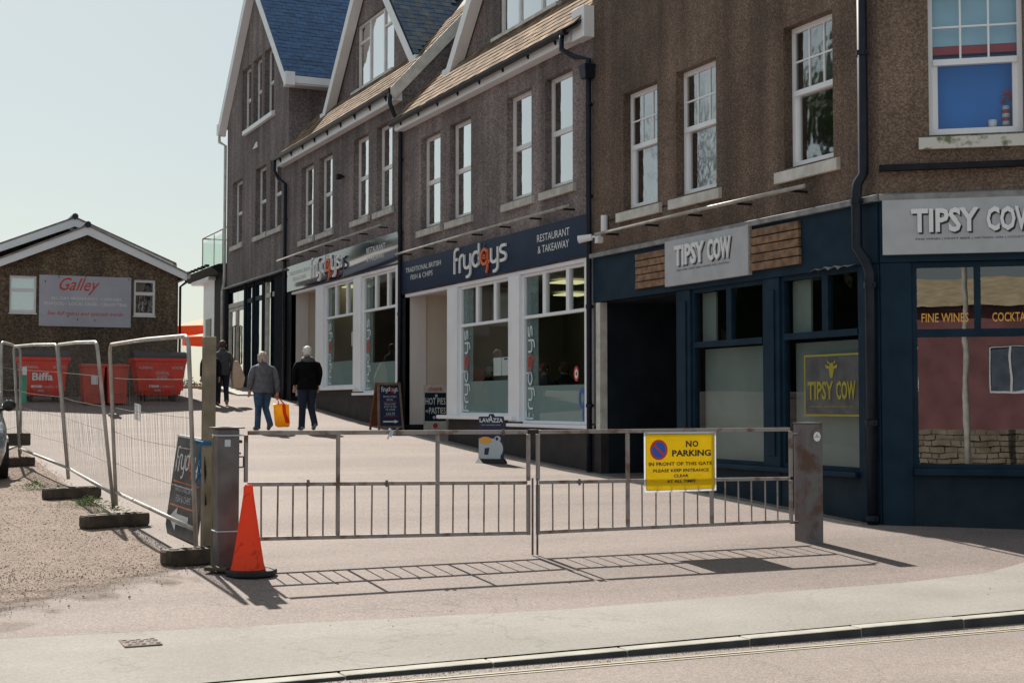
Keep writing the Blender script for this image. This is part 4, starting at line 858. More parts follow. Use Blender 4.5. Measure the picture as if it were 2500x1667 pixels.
slates(Eb, g_, 24, .3, .2, (-.24, yc - half - .09, zf - .09 * sl + .03), (1, 0, 0), Vector((0, 1, sl)), 12, 'slate_blue', lambda p: p.z < 14.3)
q = MB(); q.box(-.16, 3, 24.66, 25.09, 10.32, 10.4); q.box(-.2, 3, 24.6, 24.68, 10.36, 10.56); q.build('eaves_board', 'white', Eb)
pipe(Eb, [(-.2, 32.85, 10.3), (-.2, 32.75, 10.05), (-.06, 32.5, 9.9), (-.06, 32.5, 5.4), (-.12, 32.5, 5.1), (-.12, 32.5, 1.9)], .05, 'white_old')
p = MB(); p.add([(-.01, 28.5, 9.2), (-.01, 28.75, 9.2), (-.14, 28.6, 9.14), (-.01, 28.55, 9.38), (-.01, 28.72, 9.38)], [(0, 1, 2), (0, 2, 3), (1, 4, 2), (3, 2, 4)]); p.build('wall_vent', 'white', Eb)
# black shopfront
MB(FA).ext([(25.1, -.0, 5.26), (25.1, -.16, 5.2), (25.1, -.16, 5.16), (25.1, 0, 5.16)], (7.4, 0, 0)).build('flashing', 'lead', Eb)
p = MB(FA); p.box(25.35, 26.35, -.04, .2, 1.3, 5.16)
for a0, a1 in ((26.68, 26.74), (27.5, 27.76), (28.72, 28.92), (29.7, 29.95), (32.05, 32.5)): p.box(a0, a1, -.04, .14, 1.5, 5.16)
p.box(25.1, 32.45, -.02, .16, 5.02, 5.158); p.build('shopfront_frame', 'shop_black', Eb)
for a0, a1, zs in ((26.35, 27.5, 2.3), (27.76, 28.72, 2.2), (28.92, 29.7, 2.2)):
    f = MB(FA); f.box(a0, a0 + .09, -.01, .1, zs, 5.02); f.box(a1 - .09, a1, -.01, .1, zs, 5.02); f.box(a0 + .09, a1 - .09, -.01, .1, 4.55, 4.68); f.box(a0 + .09, a1 - .09, -.01, .1, zs, zs + .12); wd = f.build('shop_window', 'white_old' if a0 < 27 else 'teal', Eb)
    for q0, q1 in ((zs + .12, 4.55), (4.68, 5.02)): MB(FA).quad((a0 + .09, .05, q0), (a1 - .09, .05, q0), (a1 - .09, .05, q1), (a0 + .09, .05, q1)).build('pane', 'glass_door', wd)
for a0, a1 in ((29.98, 31.0), (31.02, 32.03)):
    f = MB(FA); f.box(a0, a0 + .1, -.01, .08, 2.0, 4.5); f.box(a1 - .1, a1, -.01, .08, 2.0, 4.5); f.box(a0 + .1, a1 - .1, -.01, .08, 4.4, 4.5); f.box(a0 + .1, a1 - .1, -.01, .08, 2.0, 2.25); dr = f.build('door', 'white_old', Eb)
    MB(FA).quad((a0 + .1, .03, 2.25), (a1 - .1, .03, 2.25), (a1 - .1, .03, 4.4), (a0 + .1, .03, 4.4)).build('pane', 'glass_door', dr)
    hx = a1 - .12 if a0 < 30.5 else a0 + .12
    MB(FA).tube([(hx, -.02, 2.7), (hx, -.08, 2.72), (hx, -.08, 3.9), (hx, -.02, 3.92)], .022, 6).build('door_handle', 'black_soft', dr)
MB(FA).box(29.95, 32.05, -.015, .1, 4.52, 4.66).build('transom', 'white_old', Eb)
for a0, a1 in ((29.98, 31.0), (31.02, 32.03)): MB(FA).quad((a0, .04, 4.66), (a1, .04, 4.66), (a1, .04, 5.02), (a0, .04, 5.02)).build('fanlight', 'glass_door', Eb)
MB(FA).box(25.1, 29.96, -.03, .2, 1.2, 2.19).build('plinth', 'black_soft', Eb)
MB().ext([(-.02, 29.9, 1.75), (-.02, 32.3, 1.75), (-.02, 32.3, 1.99), (-.02, 29.9, 1.99)], (-.9, 0, 0)).build('doorstep', 'kerb', Eb)
MB().ext([(-.02, 27.0, 1.55), (-.02, 29.9, 1.7), (-.02, 29.9, 1.985), (-.02, 27.0, 1.72)], (-.9, 0, 0)).build('ramp', 'kerb', Eb)

# white annex with a glass balcony
An = thing('white_annex', (1, 34.5, 1.9), 'low white annex with a glass balcony on its roof at the end of the passage', 'building')
p = MB(); p.box(.0, 5, 34.1, 35.85, 1.7, 5.75); p.build('wall', 'annex_white', An); MB().box(-.02, 5, 32.5, 34.08, 1.6, 5.9).build('dark_wall', 'black_soft', An)
MB().box(-.02, .02, 34.6, 35.4, 2.0, 4.35).build('door', 'black_paint', An); MB().box(-.04, .0, 32.75, 33.0, 2.6, 4.95).build('window', 'glass_door', An)
p = MB(); p.ext([(-.25, 0, 5.72), (-.5, 0, 5.92), (-.25, 0, 6.02), (1.5, 0, 6.2), (1.5, 0, 5.72)], (0, 4.7, 0)); p.v = [(v[0], v[1] + 32.5, v[2]) for v in p.v]; p.build('roof', 'black_soft', An)
MB().box(-.27, .3, 33.9, 36.6, 5.6, 5.715).build('eaves_board', 'white', An)
p = MB()
for i in range(7): p.box(-.56, -.44, 33 + i * .55, 33.25 + i * .55, 5.96, 6.03)
p.build('ridge_tiles', 'black_soft', An)
bal = MB(); bal.tube([(.05, 32.7, 7.25), (.05, 36.3, 7.25), (2, 36.3, 7.25)], .025, 6); bal.tube([(.05, 36.3, 6.1), (.05, 36.3, 7.25)], .02, 6); bal.tube([(.05, 34.5, 6.1), (.05, 34.5, 7.2)], .015, 6); bal.tube([(.05, 33.2, 6.1), (.05, 33.2, 7.25)], .025, 6); b0 = bal.build('balcony_rail', 'galv', An)
for a0, a1 in ((33.25, 34.45), (34.55, 36.25)): MB().box(.045, .057, a0, a1, 6.1, 7.1).build('pane', 'glass_green', b0)
MB().box(.06, 2, 36.29, 36.31, 6.1, 7.1).build('pane', 'glass_green', b0)

# ------------------------------------------------------------------ low gabled cafe building at the left
Ga = thing('cafe_building', (-5.28, 28, 1.62), 'low brown roughcast cafe with white barge boards and two small windows behind the bins', 'building')
gh = [(-7.24, -6.56, 3.86, 4.86), (-4.0, -3.42, 3.86, 4.86)]
def FG(a, b, c): return Vector((a, 26.3 + b, c))
w = MB(FG); wall(w, -7.8, -2.79, 1.2, 6.2, gh, 0, .1, hp=[(.442, 1, 6.12 - .442 * 5.28), (-.442, 1, 6.12 + .442 * 5.28)])
w.quad((-2.79, 0, 1.2), (-2.79, 3.2, 1.2), (-2.79, 3.2, 5.02), (-2.79, 0, 5.02)); w.quad((-7.8, 0, 1.2), (-7.8, 3.2, 1.2), (-7.8, 3.2, 5.02), (-7.8, 0, 5.02)); w.build('wall', 'roughcast_galley', Ga)
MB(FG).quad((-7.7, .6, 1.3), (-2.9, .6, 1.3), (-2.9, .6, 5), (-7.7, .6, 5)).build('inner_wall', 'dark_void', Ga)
for h in gh:
    wd = window(Ga, FG, *h, 'casement', sill=None, m='upvc', gl='glass', depth=.03, mid=.62)
    MB(FG).box(h[0] - .02, h[1] + .02, -.04, .03, h[2] - .03, h[2] + .0).build('sill', 'upvc', wd)
    MB(FG).box(h[0] + .05, h[1] - .05, .15, .16, h[2] + .05, h[3] - .05).build('blind', 'inner_paleblue' if h[0] < -5 else 'blind', wd)
def gable_pair(root, xc, ye, half, za, sl, depth, mroof):
    for s in (-1, 1):
        xe = xc + s * half; ze = za - half * sl
        MB().ext([(xc, ye - .22, za - .02), (xe, ye - .22, ze - .02), (xe, ye - .22, ze - .21), (xc, ye - .22, za - .25)], (0, .03, 0)).build('barge_board', 'white', root)
        MB().ext([(xc, ye - .24, za + .03), (xe + s * .08, ye - .24, ze + .03 - .08 * sl), (xe + s * .08, ye - .24, ze - .02 - .08 * sl), (xc, ye - .24, za - .02)], (0, depth, 0)).build('roof', mroof, root)
        MB().box(min(xe, xe + s * .1), max(xe, xe + s * .1), ye - .2, ye - .2 + depth, ze - .14, ze - .04).build('gutter', 'white_old', root)
    MB().tube([(xc, ye - .27, za + .03), (xc, ye - .27 + depth, za + .03)], .09, 8).build('ridge_tile', 'terracotta' if False else 'roof_under', root)
gable_pair(Ga, -5.28, 26.3, 2.68, 6.26, .442, 3.4, 'tile_grey')
w = MB(); w.add([(-8.9, 29.72, 1.2), (-2.9, 29.72, 1.2), (-2.9, 29.72, 5.5), (-5.39, 29.72, 6.6), (-8.9, 29.72, 5.1)], [(0, 1, 2, 3, 4)]); w.quad((-2.9, 29.72, 1.2), (-2.9, 33, 1.2), (-2.9, 33, 5.5), (-2.9, 29.72, 5.5)); w.build('wall', 'roughcast_galley', Ga)
gable_pair(Ga, -5.39, 28.02, 2.76, 6.68, .42, 5, 'tile_grey')
pipe(Ga, [(-2.6, 26.2, 4.9), (-2.6, 26.2, 4.82), (-2.75, 26.22, 4.7), (-2.75, 26.22, 1.7)], .035, 'black_soft')
t = thing('cafe_sign', (-5.28, 26.25, 3.53), 'lilac grey cafe board with red script lettering on the gable wall', 'sign')
MB().box(-6.49, -4.08, 26.262, 26.297, 3.53, 4.9).build('panel', 'board_lilac', t)
lf = LY(-6.49, 26.262, 3.53); fr = lambda u0, v0: (lambda u, v, w_: lf(u0 + u, v0 + v, w_))
words('Galley', fr(.52, .86), 1.05, .46, 'letter_red', t, 'lettering', .003, .006, .45)
words('ALL DAY BREAKFASTS - LUNCHES', fr(.3, .72), 1.85, .075, 'letter_white', t, 'small_lettering', .003); words('SEAFOOD - LOCAL CRAB - CREAM TEAS', fr(.12, .57), 2.18, .085, 'letter_white', t, 'small_lettering', .003)
words('See full menu and specials inside', fr(.2, .27), 2.0, .14, 'letter_red', t, 'small_lettering', .003, .0, .4)
e = MB()
for (x, z) in ((-6.0, 4.84), (-5.3, 4.86), (-4.15, 4.82), (-5.75, 3.78), (-5.5, 3.7), (-5.05, 3.68), (-6.35, 4.7)): e.box(x, x + .02, 26.255, 26.26, z, z + .05)
e.build('screw', 'black_soft', t)

# ------------------------------------------------------------------ wheelie bins
def big_bin(x, y, w_, label, brand):
    z = gz(y); t = thing('wheelie_bin', (x, y, z), label, 'wheelie bin', 'big red waste bins by the cafe wall'); h0, h1 = .17, 1.16
    b_ = MB(); hw, d = w_ / 2, .45
    b_.loft([[Vector((x + sx * (hw - i), y + .5 + sy * (d - i * .8), z + zz)) for sx, sy in ((-1, -1), (1, -1), (1, 1), (-1, 1))] for zz, i in ((h0, .2), (h0 + .14, .12), (h0 + .5, .07), (h1 - .1, .02), (h1 - .09, -.02), (h1, -.02))]); b_.build('body', 'bin_red', t, bevel=.03)
    q = MB(); n = 8
    q.ext([(x - hw - .01, y + .5 + (d + .03) * math.cos(math.pi * k / n), z + h1 + .005 + .17 * math.sin(math.pi * k / n)) for k in range(n + 1)], (w_ + .02, 0, 0)); q.build('lid', 'bin_lid', t)
    for sx in (-1, 1):
        for sy in (-1, 1):
            wx, wy = x + sx * (hw - .3), y + .5 + sy * .26
            q = MB(); q.tube([(wx - .025, wy, z + .085), (wx + .025, wy, z + .085)], .085, 12); q.box(wx - .045, wx + .045, wy - .04, wy + .04, z + .1, z + .2); q.build('wheel', 'rubber', t)
        MB().tube([(x + sx * hw, y + .5, z + h1 - .12), (x + sx * (hw + .07), y + .5, z + h1 - .12)], .03, 8).build('trunnion', 'bin_red', t)
    q = MB()
    for i in range(5): q.box(x - hw + .12 + i * (w_ - .24) / 4 - .012, x - hw + .12 + i * (w_ - .24) / 4 + .012, y + .0, y + .06, z + .3, z + .42)
    q.build('rib', 'bin_red', t)
    lf = LY(x, y + .02, z); fr = lambda u0, v0: (lambda u, v, w_: lf(u0 + u, v0 + v, .075 * (1.1 - (v0 + v)) * -.6 + w_ + .02))
    words('GENERAL', fr(-hw + .1, .86), .36, .07, 'letter_pale', t, 'lettering', .003, .01); words('WASTE', fr(hw - .42, .86), .3, .07, 'letter_pale', t, 'lettering', .003, .01)
    if brand: words('Biffa', fr(-.3, .56), .5, .2, 'letter_white', t, 'lettering', .003, .03)
    else: words('GENERAL\nWASTE', fr(-.16, .6), .36, .2, 'letter_pale', t, 'lettering', .003, .01)
    q = MB(lf); q.box(-.32, -.06, .38, .44, .0, .008); q.build('sticker', 'silver_tag', t); words('www.biffa.co.uk', fr(-.04, .38), .36, .06, 'letter_pale', t, 'lettering', .003, .01); words('Biffa', fr(-.16, .28), .16, .05, 'letter_pale', t, 'lettering', .003, .01)
    return t
big_bin(-3.62, 24.2, 1.36, 'big red general waste bin nearest the passage, right end of the cafe wall', False)
big_bin(-6.58, 23.9, 1.22, 'big red general waste bin at the left, with large white word on its front', True)
def mid_bin(x, y):
    z = gz(y); t = thing('wheelie_bin', (x, y, z), 'smaller faded red bin standing between the two big bins', 'wheelie bin', 'big red waste bins by the cafe wall'); b_ = MB()
    for s in (-1, 1):
        cx = x + s * .29
        b_.loft([[Vector((cx + sx * (.27 - i), y + .36 + sy * (.34 - i), z + zz)) for sx, sy in ((-1, -1), (1, -1), (1, 1), (-1, 1))] for zz, i in ((.05, .05), (.5, .03), (.95, .0), (.96, -.02), (1.0, -.02))])
        q = MB(); q.ext([(cx - .285, y - .0, z + 1.005), (cx - .285, y + .74, z + 1.005), (cx - .285, y + .72, z + 1.06), (cx - .285, y + .05, z + 1.03)], (.57, 0, 0)); q.build('lid', 'bin_faded', t)
        q = MB(); q.tube([(cx - .22, y + .6, z + .1), (cx - .18, y + .6, z + .1)], .1, 12); q.tube([(cx + .18, y + .6, z + .1), (cx + .22, y + .6, z + .1)], .1, 12); q.build('wheel', 'rubber', t)
        MB().tube([(cx - .2, y + .01, z + .15), (cx - .16, y - .02, z + .3), (cx + .1, y - .02, z + .3), (cx + .14, y + .01, z + .15)], .012, 5).build('rib', 'bin_faded', t)
    b_.build('body', 'bin_faded', t, bevel=.015); q = MB(); q.box(x - .36, x - .2, y + .0, y + .012, z + .52, z + .74); q.build('sticker', 'paper', t)
mid_bin(-5.2, 23.1)

# ------------------------------------------------------------------ temporary mesh fence on foot blocks
def foot_block(x, y, ang, label, L=.74):
    z = gz(y) + .01; c, s_ = math.cos(ang), math.sin(ang); t = thing('ballast_block', (x, y, z), label, 'fence block', 'fence blocks on the gravel')
    ux, uy = Vector((c, s_, 0)), Vector((-s_, c, 0)); b_ = MB()
    sh = [(-L / 2, -.06), (-L / 2 + .03, -.11), (L / 2 - .03, -.11), (L / 2, -.06), (L / 2, .06), (L / 2 - .03, .11), (-L / 2 + .03, .11), (-L / 2, .06)]
    b_.loft([[Vector((x, y, z + zz)) + ux * p[0] * k + uy * p[1] * k for p in sh] for zz, k in ((0, .97), (.02, 1), (.11, 1), (.13, .97))]); b_.build('body', 'foot_block', t)
    for i in (-.26, -.13, .0, .13, .26):
        q = Vector((x, y, z)) + ux * i * L / .74; MB().tube([q + Vector((0, 0, .13)), q + Vector((0, 0, .138))], .045, 10).build('socket', 'rubber', t)
    return t
def mesh_panel(p0, p1, a, b_, label):
    """p0, p1: feet of the two end tubes; a, b_: their tops"""
    p0, p1 = Vector(p0), Vector(p1); t = thing('mesh_fence', (p0 + p1) / 2, label, 'mesh fence', 'temporary mesh fence panels'); up = Vector((0, 0, 1))
    a, b_ = Vector(a), Vector(b_); f = MB()
    dt = (b_ - a).normalized()
    loop = [p0, p0 + (a - p0) * .5, a - (a - p0).normalized() * .1, a - (a - p0).normalized() * .03 + dt * .03, a + dt * .1, a + (b_ - a) * .5 + up * .012, b_ - dt * .1, b_ - (b_ - p1).normalized() * .03 - dt * .03, b_ - (b_ - p1).normalized() * .1, p1 + (b_ - p1) * .5, p1]
    f.tube(loop, .021, 8); f.build('frame', 'galv', t, smooth=True)
    lo0, lo1 = p0 + (a - p0) * .085, p1 + (b_ - p1) * .085
    MB().tube([lo0, lo1], .021, 8).build('bottom_rail', 'galv', t, smooth=True)
    w_ = MB(); n = int((p1 - p0).length / .042); r_ = .0008
    for i in range(1, n):
        u = i / n; s0 = lo0.lerp(lo1, u); s1 = a.lerp(b_, u); k = dt.cross(up).normalized() * rnd.uniform(-.01, .01)
        m_ = (s0 + s1) / 2 + k
        for q0, q1 in ((s0, m_), (m_, s1)):
            ax = dt * r_; ay = dt.cross(up).normalized() * r_
            w_.add([q0 + ax, q0 - ax * .5 + ay, q0 - ax * .5 - ay, q1 + ax, q1 - ax * .5 + ay, q1 - ax * .5 - ay], [(0, 1, 4, 3), (1, 2, 5, 4), (2, 0, 3, 5)])
    q = w_.build('mesh_wire', 'wire', t); q['kind'] = 'stuff'
    for j in (1.6, 3.3, 4.6, 6.2):
        v = j / 8; s0 = lo0.lerp(a, v); s1 = lo1.lerp(b_, v); sag = Vector((0, 0, -rnd.uniform(.0, .03)))
        MB().tube([s0, s0.lerp(s1, .3) + sag, s0.lerp(s1, .7) + sag * .6, s1], .0028, 4).build('cross_wire', 'wire', t)
    return t
FX = [(-7.99, -.60), (-8.165, 2.9), (-8.21, 6.4), (-8.5, 9.9)]
P3 = [Vector((x, y, gz(y) + .1)) for x, y in FX]
mesh_panel(P3[1] + Vector((.02, -.03, 0)), P3[0], (-8.24, 2.87, 2.08), (-8.08, -.6, 2.03), 'nearest mesh fence panel, tied to the timber post with blue rope')
mesh_panel(P3[2], P3[1] + Vector((0, .03, -.02)), (-8.375, 6.4, 2.215), (-8.37, 2.93, 2.11), 'middle mesh fence panel leaning towards the gravel')
mesh_panel(P3[3], P3[2] + Vector((0, .05, 0)), (-8.62, 9.9, 2.32), (-8.385, 6.45, 2.22), 'far mesh fence panel behind the wing mirror of the car')
mesh_panel((-8.83, 9.2, gz(9.2) + .1), (-8.42, 10.6, gz(10.6) + .1), (-8.86, 9.2, 2.36), (-8.45, 10.6, 2.32), 'mesh fence panel turned sideways beyond the silver car')
foot_block(-8.03, -.93, R(12), 'dark foot block at the base of the timber post, nearest the cone', .68)
foot_block(-8.32, 1.85, R(18), 'dark foot block under the leaning fence tubes in the middle of the row')
foot_block(-8.38, 4.75, R(22), 'dark foot block with green weeds growing round it on the gravel')
foot_block(-8.62, 9.5, R(20), 'dark foot block half hidden by the car tyre, farthest of the row', .62)
q = MB(); q.box(-8.9, -8.3, 10.3, 10.5, gz(10.4) + .25, gz(10.4) + .45); tag(q.build('fence_weight', 'foot_block', at=(-8.6, 10.4, gz(10.4)), bevel=.02), 'dark block clamped across two fence tubes behind the car mirror', 'fence weight')
q = MB(); q.tube([(-8.19, 2.95, 1.28), (-8.16, 2.8, 1.28)], .03, 8); q.tube([(-8.24, 2.9, 1.3), (-8.1, 2.86, 1.26)], .016, 6); tag(q.build('fence_clamp', 'rust', at=(-8.17, 2.9, 1.28)), 'rusty clamp joining the leaning fence tubes', 'clamp')
t = thing('notice_sheet', (-8.12, 2.35, 1.1), 'small shiny notice sheet hanging on the nearest mesh fence panel', 'notice')
MB().obox((-8.09, 1.9, 1.33), (.002, .0, 0), (.01, .24, .01), (0, .0, .085)).build('sheet', 'silver_tag', t)
o = thing('green_notice', (-8.42, 10.2, 1.45), '', ''); MB().obox((-8.42, 10.2, 1.73), (.035, .01, 0), (-.001, .004, 0), (0, 0, .28)).build('sheet', 'green_tag', o); MB().obox((-8.421, 10.194, 1.95), (.034, .01, 0), (-.001, .004, 0), (0, 0, .065)).build('print', 'paper', o); tag(o, 'narrow green and white notice tied to the far mesh fence', 'notice')
# timber post with blue rope
t = thing('timber_post', (-7.86, -.72, 0), 'weathered square timber post standing behind the left steel gate post', 'post')
MB().box(-7.968, -7.862, -.775, -.665, -.05, 2.02).build('post', 'timber', t, bevel=.006); MB().box(-7.86, -7.845, -.76, -.68, -.05, 1.18).build('strip', 'timber_moss', t)
q = MB(); q.ext([(-7.96, -.776, .95), (-7.94, -.776, .8), (-7.955, -.776, .7), (-7.965, -.776, .82)], (0, -.003, 0)); q.ext([(-7.95, -.776, .62), (-7.935, -.776, .52), (-7.955, -.776, .5)], (0, -.003, 0)); q.build('crack', 'black_soft', t)
q = MB()
for i in range(3): q.tube([(-8.0, -.6, 1.06 + i * .012), (-7.975, -.785, 1.05 + i * .012), (-7.855, -.785, 1.05 + i * .012), (-7.85, -.655, 1.055 + i * .012), (-7.99, -.64, 1.06 + i * .012)], .007, 5)
for i in range(9):
    x, y = -7.94 + rnd.uniform(-.03, .02), -.62 + rnd.uniform(-.03, .03); q.tube([(x, y, 1.06), (x + rnd.uniform(-.06, .02), y + rnd.uniform(-.06, .03), .9), (x + rnd.uniform(-.07, .04), y - rnd.uniform(0, .06), .62 + rnd.uniform(0, .2))], .005, 4)
tag(q.build('rope', 'rope_blue', at=(-7.93, -.63, 1.06)), 'blue rope tying the mesh fence to the timber post', 'rope')
tag(MB().box(-7.985, -7.925, -1.22, -1.16, -.02, 1.13).build('timber_strip', 'timber_moss', at=(-7.95, -1.19, 0), bevel=.004), 'mossy narrow timber stake beside the left steel gate post', 'stake')
# chalk style board leaning on the fence inside the yard
def LS(u, v, w_):
    b0, b1, t0 = Vector((-7.9, 1.35, .1)), Vector((-7.8, .12, .06)), Vector((-7.76, 1.2, 1.2))
    U = (b1 - b0).normalized(); V = (t0 - b0); V = (V - U * V.dot(U)).normalized(); V = (V + U * .03).normalized(); return b0 + U * u + V * v * .86 + U.cross(V) * w_
t = thing('leaning_board', LS(.5, 0, 0), 'dark shop board with white word leaning inside the mesh fence beside the timber post', 'sign')
sh = [(0, .1), (.1, 0), (1.05, 0), (1.05, 1.15), (0, 1.15)]
MB().ext([LS(u, v, 0) for u, v in sh], LS(0, 0, -.03) - LS(0, 0, 0)).build('panel', 'chalk_board', t)
frydays(t, lambda u, v, w_: LS(.08 + u, .68 + v, w_), .85, .36, d=.003, w0=.002, white='letter_white', blue=False)
words('TRADITIONAL BRITISH', lambda u, v, w_: LS(.15 + u, .52 + v, w_), .72, .07, 'letter_pale', t, 'small_lettering', .003); words('FISH & CHIPS', lambda u, v, w_: LS(.25 + u, .4 + v, w_), .5, .08, 'letter_pale', t, 'small_lettering', .003)
q = MB(LS); q.box(.06, .95, .62, .632, 0, .003); q.box(.06, .95, .34, .352, 0, .003); q.build('orange_line', 'letter_orange', t)
q = MB(LS); q.add([(.1, .2, .003), (.35, .34, .003), (.35, .26, .003), (.75, .26, .003), (.75, .14, .003), (.35, .14, .003), (.35, .06, .003)], [(0, 1, 6), (2, 3, 4, 5)]); q.build('arrow', 'letter_white', t)
q = MB(LS); q.box(0, 1.05, 1.152, 1.175, -.03, .01); q.build('edge_strip', 'white', t)

# ------------------------------------------------------------------ double gate between two steel posts
def steel_post(x0, x1, y0, y1, h, label, m, cap):
    t = thing('gate_post', ((x0 + x1) / 2, (y0 + y1) / 2, 0), label, 'gate post', 'steel gate posts')
    MB().box(x0, x1, y0, y1, -.1, h - .012).build('post', m, t, bevel=.012)
    MB().box(x0 - cap, x1 + cap, y0 - cap, y1 + cap, h - .012, h).build('cap', 'rust' if cap < .01 else 'post_steel', t)
    return t
pl = steel_post(-7.995, -7.81, -1.46, -1.27, 1.215, 'left steel gate post, grey, with a flat cap plate, behind the cone', 'post_steel', .035)
q = MB(); q.tube([(-7.81, -1.36, .96), (-7.755, -1.36, .96), (-7.75, -1.36, .95), (-7.75, -1.36, .88), (-7.755, -1.36, .87), (-7.81, -1.36, .87)], .008, 6); q.build('latch_loop', 'post_steel', pl)
q = MB(); q.tube([(-7.79, -1.36, 1.09), (-7.765, -1.36, 1.09)], .014, 6); q.tube([(-7.79, -1.36, .3), (-7.76, -1.36, .3)], .014, 6); q.tube([(-7.79, -1.36, .99), (-7.775, -1.36, .99)], .01, 6); q.build('hinge_pin', 'rust', pl)
for z in (1.145, .33):
    q = MB(); q.tube([(-8.0, -1.475, z), (-7.775, -1.475, z), (-7.775, -1.26, z), (-8.0, -1.26, z), (-8.0, -1.475, z)], .006, 4); q.build('cable_tie', 'letter_pale', pl)
MB().box(-7.94, -7.89, -1.465, -1.461, 1.05, 1.11).build('label_patch', 'letter_pale', pl)
pr_ = steel_post(-1.925, -1.715, -1.47, -1.25, 1.225, 'right steel gate post, rusty on one side, with a round white sticker', 'rust', .004)
q = MB(); q.add([(-1.79 + .045 * math.cos(2 * math.pi * k / 16), -1.473, 1.08 + .05 * math.sin(2 * math.pi * k / 16)) for k in range(16)], [tuple(range(16))]); q.build('sticker', 'letter_white', pr_)
q = MB(); q.box(-1.825, -1.755, -1.475, -1.474, 1.075, 1.08); q.ext([(-1.8, -1.474, 1.085), (-1.785, -1.474, 1.085), (-1.79, -1.474, 1.11)], (0, -.001, 0)); q.build('sticker_print', 'letter_dark', pr_)
def gate_leaf(xs, tl, tr, label):
    """tl, tr: heights (top, middle, lower rail) at the left and right end"""
    t = thing('gate_leaf', ((xs[0] + xs[-1]) / 2, -1.36, .2), label, 'gate', 'metal gate leaves'); L = xs[-1] - xs[0]
    def zz(k, x): return tl[k] + (tr[k] - tl[k]) * (x - xs[0]) / L
    for k, r_ in ((0, .019), (1, .017), (2, .017)):
        q = MB(); q.ext([(xs[0] + .016, -1.36 - r_, zz(k, xs[0]) - r_), (xs[0] + .016, -1.36 + r_, zz(k, xs[0]) - r_), (xs[0] + .016, -1.36 + r_, zz(k, xs[0]) + r_), (xs[0] + .016, -1.36 - r_, zz(k, xs[0]) + r_)], (L - .032, 0, tr[k] - tl[k])); q.build('rail', 'gate_metal', t, bevel=.003)
    for i, x in enumerate(xs):
        e_ = i in (0, len(xs) - 1); q = MB(); q.box(x - .0155, x + .0155, -1.378, -1.342, zz(2, x) + (.018 if not e_ else -.02), zz(1, x) - .018); q.box(x - .0155, x + .0155, -1.378, -1.342, zz(1, x) + .018, zz(0, x) - .02); q.build('stile' if e_ else 'upright', 'gate_metal', t, bevel=.003)
    for i in range(len(xs) - 1):
        for j in range(1, 6):
            x = xs[i] + (xs[i + 1] - xs[i]) * j / 6 + rnd.uniform(-.006, .006)
            MB().tube([(x, -1.36, zz(2, x) + .016), (x + rnd.uniform(-.004, .004), -1.36, zz(1, x) - .016)], .0085, 6).build('bar', 'gate_metal', t)
    return t
gl_ = gate_leaf([-7.73, -6.9, -5.95, -5.03], (1.165, .72, .25), (1.15, .675, .205), 'left leaf of the double metal gate, drooping slightly to the middle')
gr_ = gate_leaf([-4.93, -3.96, -3.0, -2.04], (1.15, .675, .205), (1.155, .65, .215), 'right leaf of the double metal gate, carrying the yellow notice')
MB().tube([(-5.005, -1.4, .72), (-5.005, -1.4, .0)], .011, 6).build('drop_bolt', 'rust', gl_); MB().tube([(-4.955, -1.4, .72), (-4.955, -1.4, .0)], .011, 6).build('drop_bolt', 'rust', gr_)
for x, z, g_ in ((-6.35, 1.17, gl_), (-5.3, 1.15, gl_), (-7.18, .72, gl_), (-6.45, .7, gl_), (-4.5, .67, gr_)):
    q = MB(); q.tube([(x, -1.385, z - .03), (x, -1.385, z + .03)], .013, 6); q.tube([(x - .015, -1.39, z), (x + .015, -1.39, z)], .01, 6); q.build('lug', 'rust', g_)
for z in (1.1, .2): MB().tube([(-2.05, -1.36, z), (-1.955, -1.36, z)], .014, 8).build('hinge', 'rust', gr_)
MB().box(-5.02, -4.94, -1.4, -1.32, 1.168, 1.176).build('latch_plate', 'rust', gl_)
q = MB(); q.tube([(-6.43, -1.39, 1.19), (-6.4, -1.395, 1.16), (-6.42, -1.39, 1.12)], .012, 5); q.tube([(-6.41, -1.39, 1.18), (-6.45, -1.4, 1.1)], .008, 5); q.build('rag_tie', 'letter_pale', gl_)
# yellow notice
t = thing('no_parking_sign', (-3.375, -1.4, .55), 'yellow no parking notice fixed on the metal gate', 'sign')
lf = LY(-3.79, -1.385, .55); W_, H_ = .83, .59
MB(lf).box(0, W_, 0, H_, -.004, .0).build('plate', 'sign_edge', t, bevel=.002)
def rrect(u0, u1, v0, v1, r_, w_, n=5):
    p = []
    for cx, cy, a0 in ((u1 - r_, v1 - r_, 0), (u0 + r_, v1 - r_, 90), (u0 + r_, v0 + r_, 180), (u1 - r_, v0 + r_, 270)): p += [(cx + r_ * math.cos(R(a0 + 90 * k / n)), cy + r_ * math.sin(R(a0 + 90 * k / n)), w_) for k in range(n + 1)]
    return p
q = MB(lf); p = rrect(.018, W_ - .018, .018, H_ - .018, .022, .001); p2 = rrect(.023, W_ - .023, .023, H_ - .023, .02, .001); n_ = len(p); q.add(p + p2, [(i, (i + 1) % n_, n_ + (i + 1) % n_, n_ + i) for i in range(n_)]); q.build('border', 'letter_brown', t)
q = MB(lf); p = rrect(.022, W_ - .022, .022, H_ - .022, .02, .002); q.add(p, [tuple(range(len(p)))]); q.build('panel', 'sign_yellow', t)
def disc(cx, cy, r_, w_, m): q = MB(lf); q.add([(cx + r_ * math.cos(2 * math.pi * k / 32), cy + r_ * math.sin(2 * math.pi * k / 32), w_) for k in range(32)], [tuple(range(32))]); return q.build('roundel', m, t)
disc(.165, .415, .1, .003, 'sign_red'); disc(.165, .415, .078, .004, 'sign_blue')
